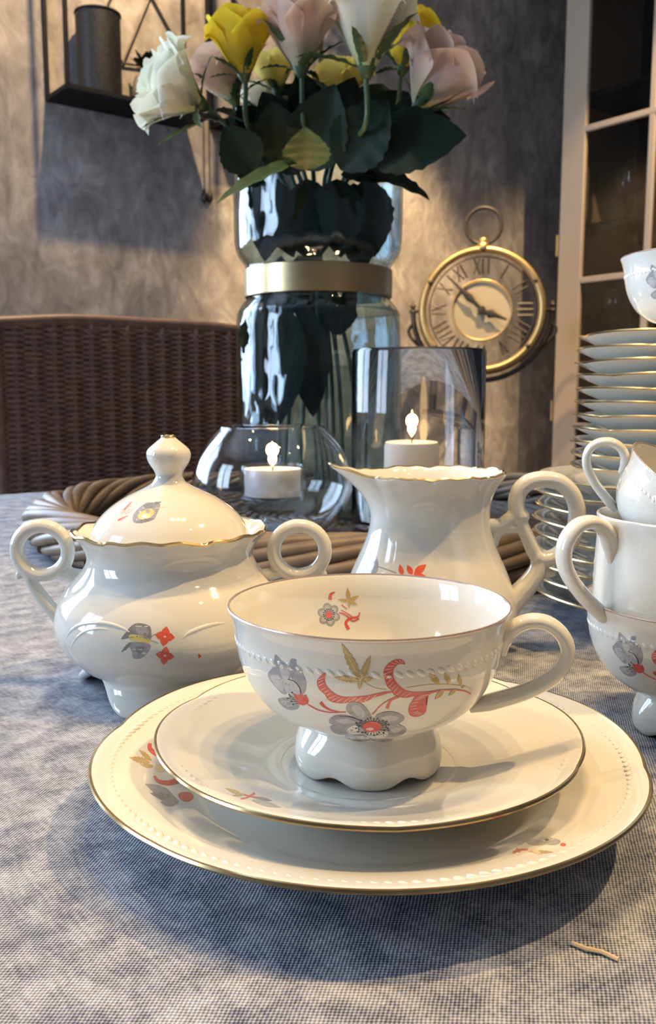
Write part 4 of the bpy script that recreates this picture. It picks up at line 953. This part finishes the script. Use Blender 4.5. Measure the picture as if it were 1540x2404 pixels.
# clock on a cradle stand, on a small side table
KY = 2.72
kc = at(1131, 728, KY); KR = 147*KY/1.02/F
face = (CAMO-kc); face.z = 0
t = thing('cradle_clock', (kc.x, kc.y, -0.16), 'brass pocket watch style clock with open roman dial on a dark stand', 'clock', rot=(0, 0, atan2(face.y, face.x)+pi/2))
zc = kc.z+0.16
def ringpts(r, y=0.0, n=64, z=None): return [(r*cos(2*pi*i/n), y, (zc if z is None else z)+r*sin(2*pi*i/n)) for i in range(n)]
tube('brass_ring', ringpts(KR-0.011), 0.011, BRASS, t, 10, nrm=(0, 1, 0), flat=1.1, closed=True)
tube('back_ring', ringpts(KR-0.006, 0.028), 0.010, DBRASS, t, 8, nrm=(0, 1, 0), flat=1.6, closed=True)
tube('inner_ring', ringpts(KR*0.47), 0.0028, BRASS, t, 8, closed=True)
tube('minute_track', ringpts(KR*0.83), 0.0022, DBRASS, t, 6, closed=True)
lathe_pts = [(0, -0.004), (KR*0.30, -0.004), (KR*0.30, 0.004), (0, 0.004)]
o = lathe('centre_disc', [(0, 0), (KR*0.46, 0), (KR*0.46, 0.004), (0, 0.004)], P('pale_brass_plate', (0.34, 0.29, 0.20), 0.7, metal=0.0, noise=20, var=0.15), 48, parent=t); o.location = (0, 0.010, zc); o.rotation_euler = (pi/2, 0, 0)
NUM = ['XII', 'I', 'II', 'III', 'IIII', 'V', 'VI', 'VII', 'VIII', 'IX', 'X', 'XI']
def numeral(s, ang):
    mb = MB(); h = KR*0.17; w = 0.017; n = len(s); x = -(n-1)*w/2; th = 0.0028
    r0, r1 = KR*0.56, KR*0.80
    er, et = V((sin(ang), 0, cos(ang))), V((cos(ang), 0, -sin(ang)))
    def bar(xa, ra, xb, rb, t_):
        a, b = er*ra+et*xa, er*rb+et*xb
        mb.add(*tube_geo([a+V((0, 0, zc)), b+V((0, 0, zc))], t_, 4, (0, 1, 0), 0.7))
    for c in s:
        if c == 'I': bar(x, r0, x, r1, th)
        elif c == 'V': bar(x-w*0.5, r1, x, r0, th); bar(x+w*0.5, r1, x, r0, th*0.7)
        else: bar(x-w*0.5, r1, x+w*0.5, r0, th); bar(x+w*0.5, r1, x-w*0.5, r0, th*0.7)
        x += w
    return mb.build('roman_numeral', DBRASS, t)
for i, s in enumerate(NUM): numeral(s, 2*pi*i/12)
def hand(ang, L, w):
    er, et = V((sin(ang), 0, cos(ang))), V((cos(ang), 0, -sin(ang)))
    pts = [er*L*s for s in (-0.15, 0, 0.2, 0.35, 0.6, 1.0)]
    return tube('clock_hand', [p+V((0, -0.012, zc)) for p in pts], [w*q for q in (0.5, 0.9, 1.0, 2.0, 0.8, 0.4)], DBRASS, t, 6, (0, 1, 0), 0.3)
hand(R(-46), KR*0.78, 0.006); hand(R(112), KR*0.42, 0.008)
lathe('hub', [(0, -0.016), (0.011, -0.014), (0.013, 0), (0, 0)], DBRASS, 20, parent=t).matrix_basis = M.Translation((0, 0, zc)) @ M.Rotation(-pi/2, 4, 'X') @ M.Scale(-1, 4, (0, 0, 1)) if False else M.Translation((0, 0, zc)) @ M.Rotation(-pi/2, 4, 'X')
tube('hanging_ring', ringpts(0.052, 0.01, 40, zc+KR+0.058), 0.0055, DBRASS, t, 8, closed=True)
lathe('crown', [(0, KR-0.012), (0.016, KR-0.008), (0.017, KR+0.004), (0.012, KR+0.008), (0.013, KR+0.016), (0.009, KR+0.022), (0, KR+0.024)], BRASS, 20, parent=t, loc=(0, 0, zc))
for a in (-62, 62, -128, 128, 0):
    mb = MB(); er = V((sin(R(a)), 0, cos(R(a))))
    mb.add(*ellipsoid_geo(er*(KR-0.013)+V((0, -0.012, zc)), (V((0.007, 0, 0)), V((0, 0.004, 0)), V((0, 0, 0.007))), 8, 5)); mb.build('screw', DBRASS, t, True)
cr = KR+0.020
tube('cradle_arc', spl([(cr*cos(a), 0.03, zc+cr*sin(a)) for a in [R(178)+R(184)*i/14 for i in range(15)]], 3), 0.008, DBRASS, t, 8, (0, 1, 0), 1.3)
for s in (-1, 1):
    lathe('finial', [(0, -0.022), (0.006, -0.02), (0.004, -0.008), (0.012, 0.0), (0.005, 0.010), (0.010, 0.016), (0.004, 0.024), (0, 0.032)], DBRASS, 12, parent=t, loc=(s*cr, 0.03, zc), n=2)
    tube('pivot', [(s*(KR-0.004), 0.01, zc), (s*(cr+0.004), 0.03, zc)], 0.005, DBRASS, t, 6)
    tube('scroll', spl([(s*cr*0.97, 0.03, zc-0.03), (s*(cr+0.012), 0.03, zc-0.055), (s*(cr+0.002), 0.03, zc-0.08), (s*cr*0.86, 0.03, zc-0.11)], 5), 0.006, DBRASS, t, 6)
lathe('stand', [(0, 0), (0.075, 0), (0.078, 0.010), (0.055, 0.020), (0.022, 0.030), (0.012, 0.050), (0.010, 0.10), (0.015, 0.12), (0.010, 0.14), (0.012, zc-cr+0.004), (0, zc-cr+0.006)], DBRASS, 28, parent=t, n=2, loc=(0, 0.03, 0))
t = thing('side_table', (kc.x+0.02, kc.y+0.01, ZF), 'small dark wooden side table under the brass clock', 'table', rot=(0, 0, ROT))
MB().box((-0.14, -0.13, 0.565), (0.14, 0.13, 0.59)).build('table_top', DWOOD, t, bevel=0.004)
for a in (-0.12, 0.10):
    for b in (-0.11, 0.09): MB().box((a, b, 0), (a+0.02, b+0.02, 0.565)).build('leg', DWOOD, t)

# glazed cabinet
GU, GV0, GV1, GZ1 = 2.564, 0.62, 2.0, 1.62
t = thing('display_cabinet', uv(GU, (GV0+GV1)/2, ZF), 'tall cream painted display cabinet with glazed door at right', 'cabinet', rot=(0, 0, ROT))
L2 = (GV1-GV0)/2; Dp = U1-0.02-GU; Hh = GZ1-ZF
MB().box((0.02, L2-0.02, 0), (Dp, L2, Hh)).build('side_panel', CABW, t); MB().box((0.02, -L2, 0), (Dp, -L2+0.02, Hh)).build('side_panel', CABW, t)
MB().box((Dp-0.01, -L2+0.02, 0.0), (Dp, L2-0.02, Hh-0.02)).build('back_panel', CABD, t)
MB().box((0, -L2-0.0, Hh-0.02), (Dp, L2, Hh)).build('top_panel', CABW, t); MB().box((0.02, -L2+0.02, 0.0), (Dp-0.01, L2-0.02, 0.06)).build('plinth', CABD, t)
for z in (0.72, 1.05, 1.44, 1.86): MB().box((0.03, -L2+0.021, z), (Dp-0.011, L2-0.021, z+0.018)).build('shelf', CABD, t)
ZM = [0.5215-0.487, 0.5215, 1.008, 1.495]
for di, (va, vb) in enumerate(((GV1-(GV1-GV0)/2+0.002, GV1), (GV0, GV1-(GV1-GV0)/2-0.002))):
    a, b = va-(GV0+GV1)/2, vb-(GV0+GV1)/2
    d = MB(); d.box((0.0, b-0.092, 0.02), (0.02, b, Hh-0.02)).box((0.0, a, 0.02), (0.02, a+0.092, Hh-0.02)).box((0.0, a+0.092, 0.02), (0.02, b-0.092, 0.14)).box((0.0, a+0.092, Hh-0.10), (0.02, b-0.092, Hh-0.02)).box((0.004, a+0.092, 0.14), (0.016, b-0.092, 0.62))
    dr = d.build('door', CABW, t, bevel=0.003)
    zz = [z-ZF for z in ZM]; mid = b-0.092-0.245
    ys = [b-0.092, mid, a+0.092] if mid-(a+0.092) > 0.08 else [b-0.092, a+0.092]
    for z in zz: MB().box((0.0, a+0.092, z-0.010), (0.016, b-0.092, z+0.010)).build('muntin', CABW, dr, bevel=0.003)
    if len(ys) == 3: MB().box((0.001, mid-0.011, 0.62), (0.017, mid+0.011, Hh-0.10)).build('muntin', CABW, dr, bevel=0.003)
    zz2 = [0.62]+zz+[Hh-0.10]
    for y1, y0 in zip(ys[:-1], ys[1:]):
        for z0_, z1_ in zip(zz2[:-1], zz2[1:]):
            if z1_-z0_ > 0.03: MB().box((0.010, y0+0.005, z0_+0.005), (0.013, y1-0.005, z1_-0.005)).build('pane', PANEG, dr)
    lathe('knob', [(0, 0), (0.006, 0), (0.007, 0.012), (0.012, 0.018), (0.010, 0.026), (0, 0.028)], BRASS, 16, parent=dr, loc=(0, (a+0.045) if di == 0 else (b-0.045), 0.95)).rotation_euler = (0, -pi/2, 0)
for hz in (0.80, 1.36): tube('hinge', [(-0.004, L2+0.003, hz), (-0.004, L2+0.003, hz+0.07)], 0.005, BRASS, t, 8)
GP = [(0, 0), (0.032, 0), (0.030, 0.003), (0.006, 0.008), (0.004, 0.015), (0.004, 0.075), (0.010, 0.085), (0.030, 0.105), (0.036, 0.135), (0.031, 0.175), (0.030, 0.175), (0.0345, 0.135), (0.028, 0.107), (0, 0.088)]
w0 = None
for k_, (du, dv, sh, nm) in enumerate(((0.12, 1.86, 1.05, 'nearest the hinge on the middle shelf'), (0.16, 1.77, 1.05, 'second from the hinge on the middle shelf'), (0.10, 1.70, 1.05, 'by the thin glazing bar on the middle shelf'), (0.14, 1.84, 1.44, 'nearest the hinge on the upper shelf'), (0.12, 1.72, 1.44, 'by the glazing bar on the upper shelf'))):
    p = uv(GU+du, dv, ZF+sh+0.0181)
    if w0 is None:
        w0 = thing('wine_glass', p, 'clear wine glass in the cabinet, '+nm, 'wine glass', 'wine glasses in the cabinet'); lathe('glass_body', GP, GLASS, 28, parent=w0, n=2)
    else: dup(w0, p, None, 'clear wine glass in the cabinet, '+nm)
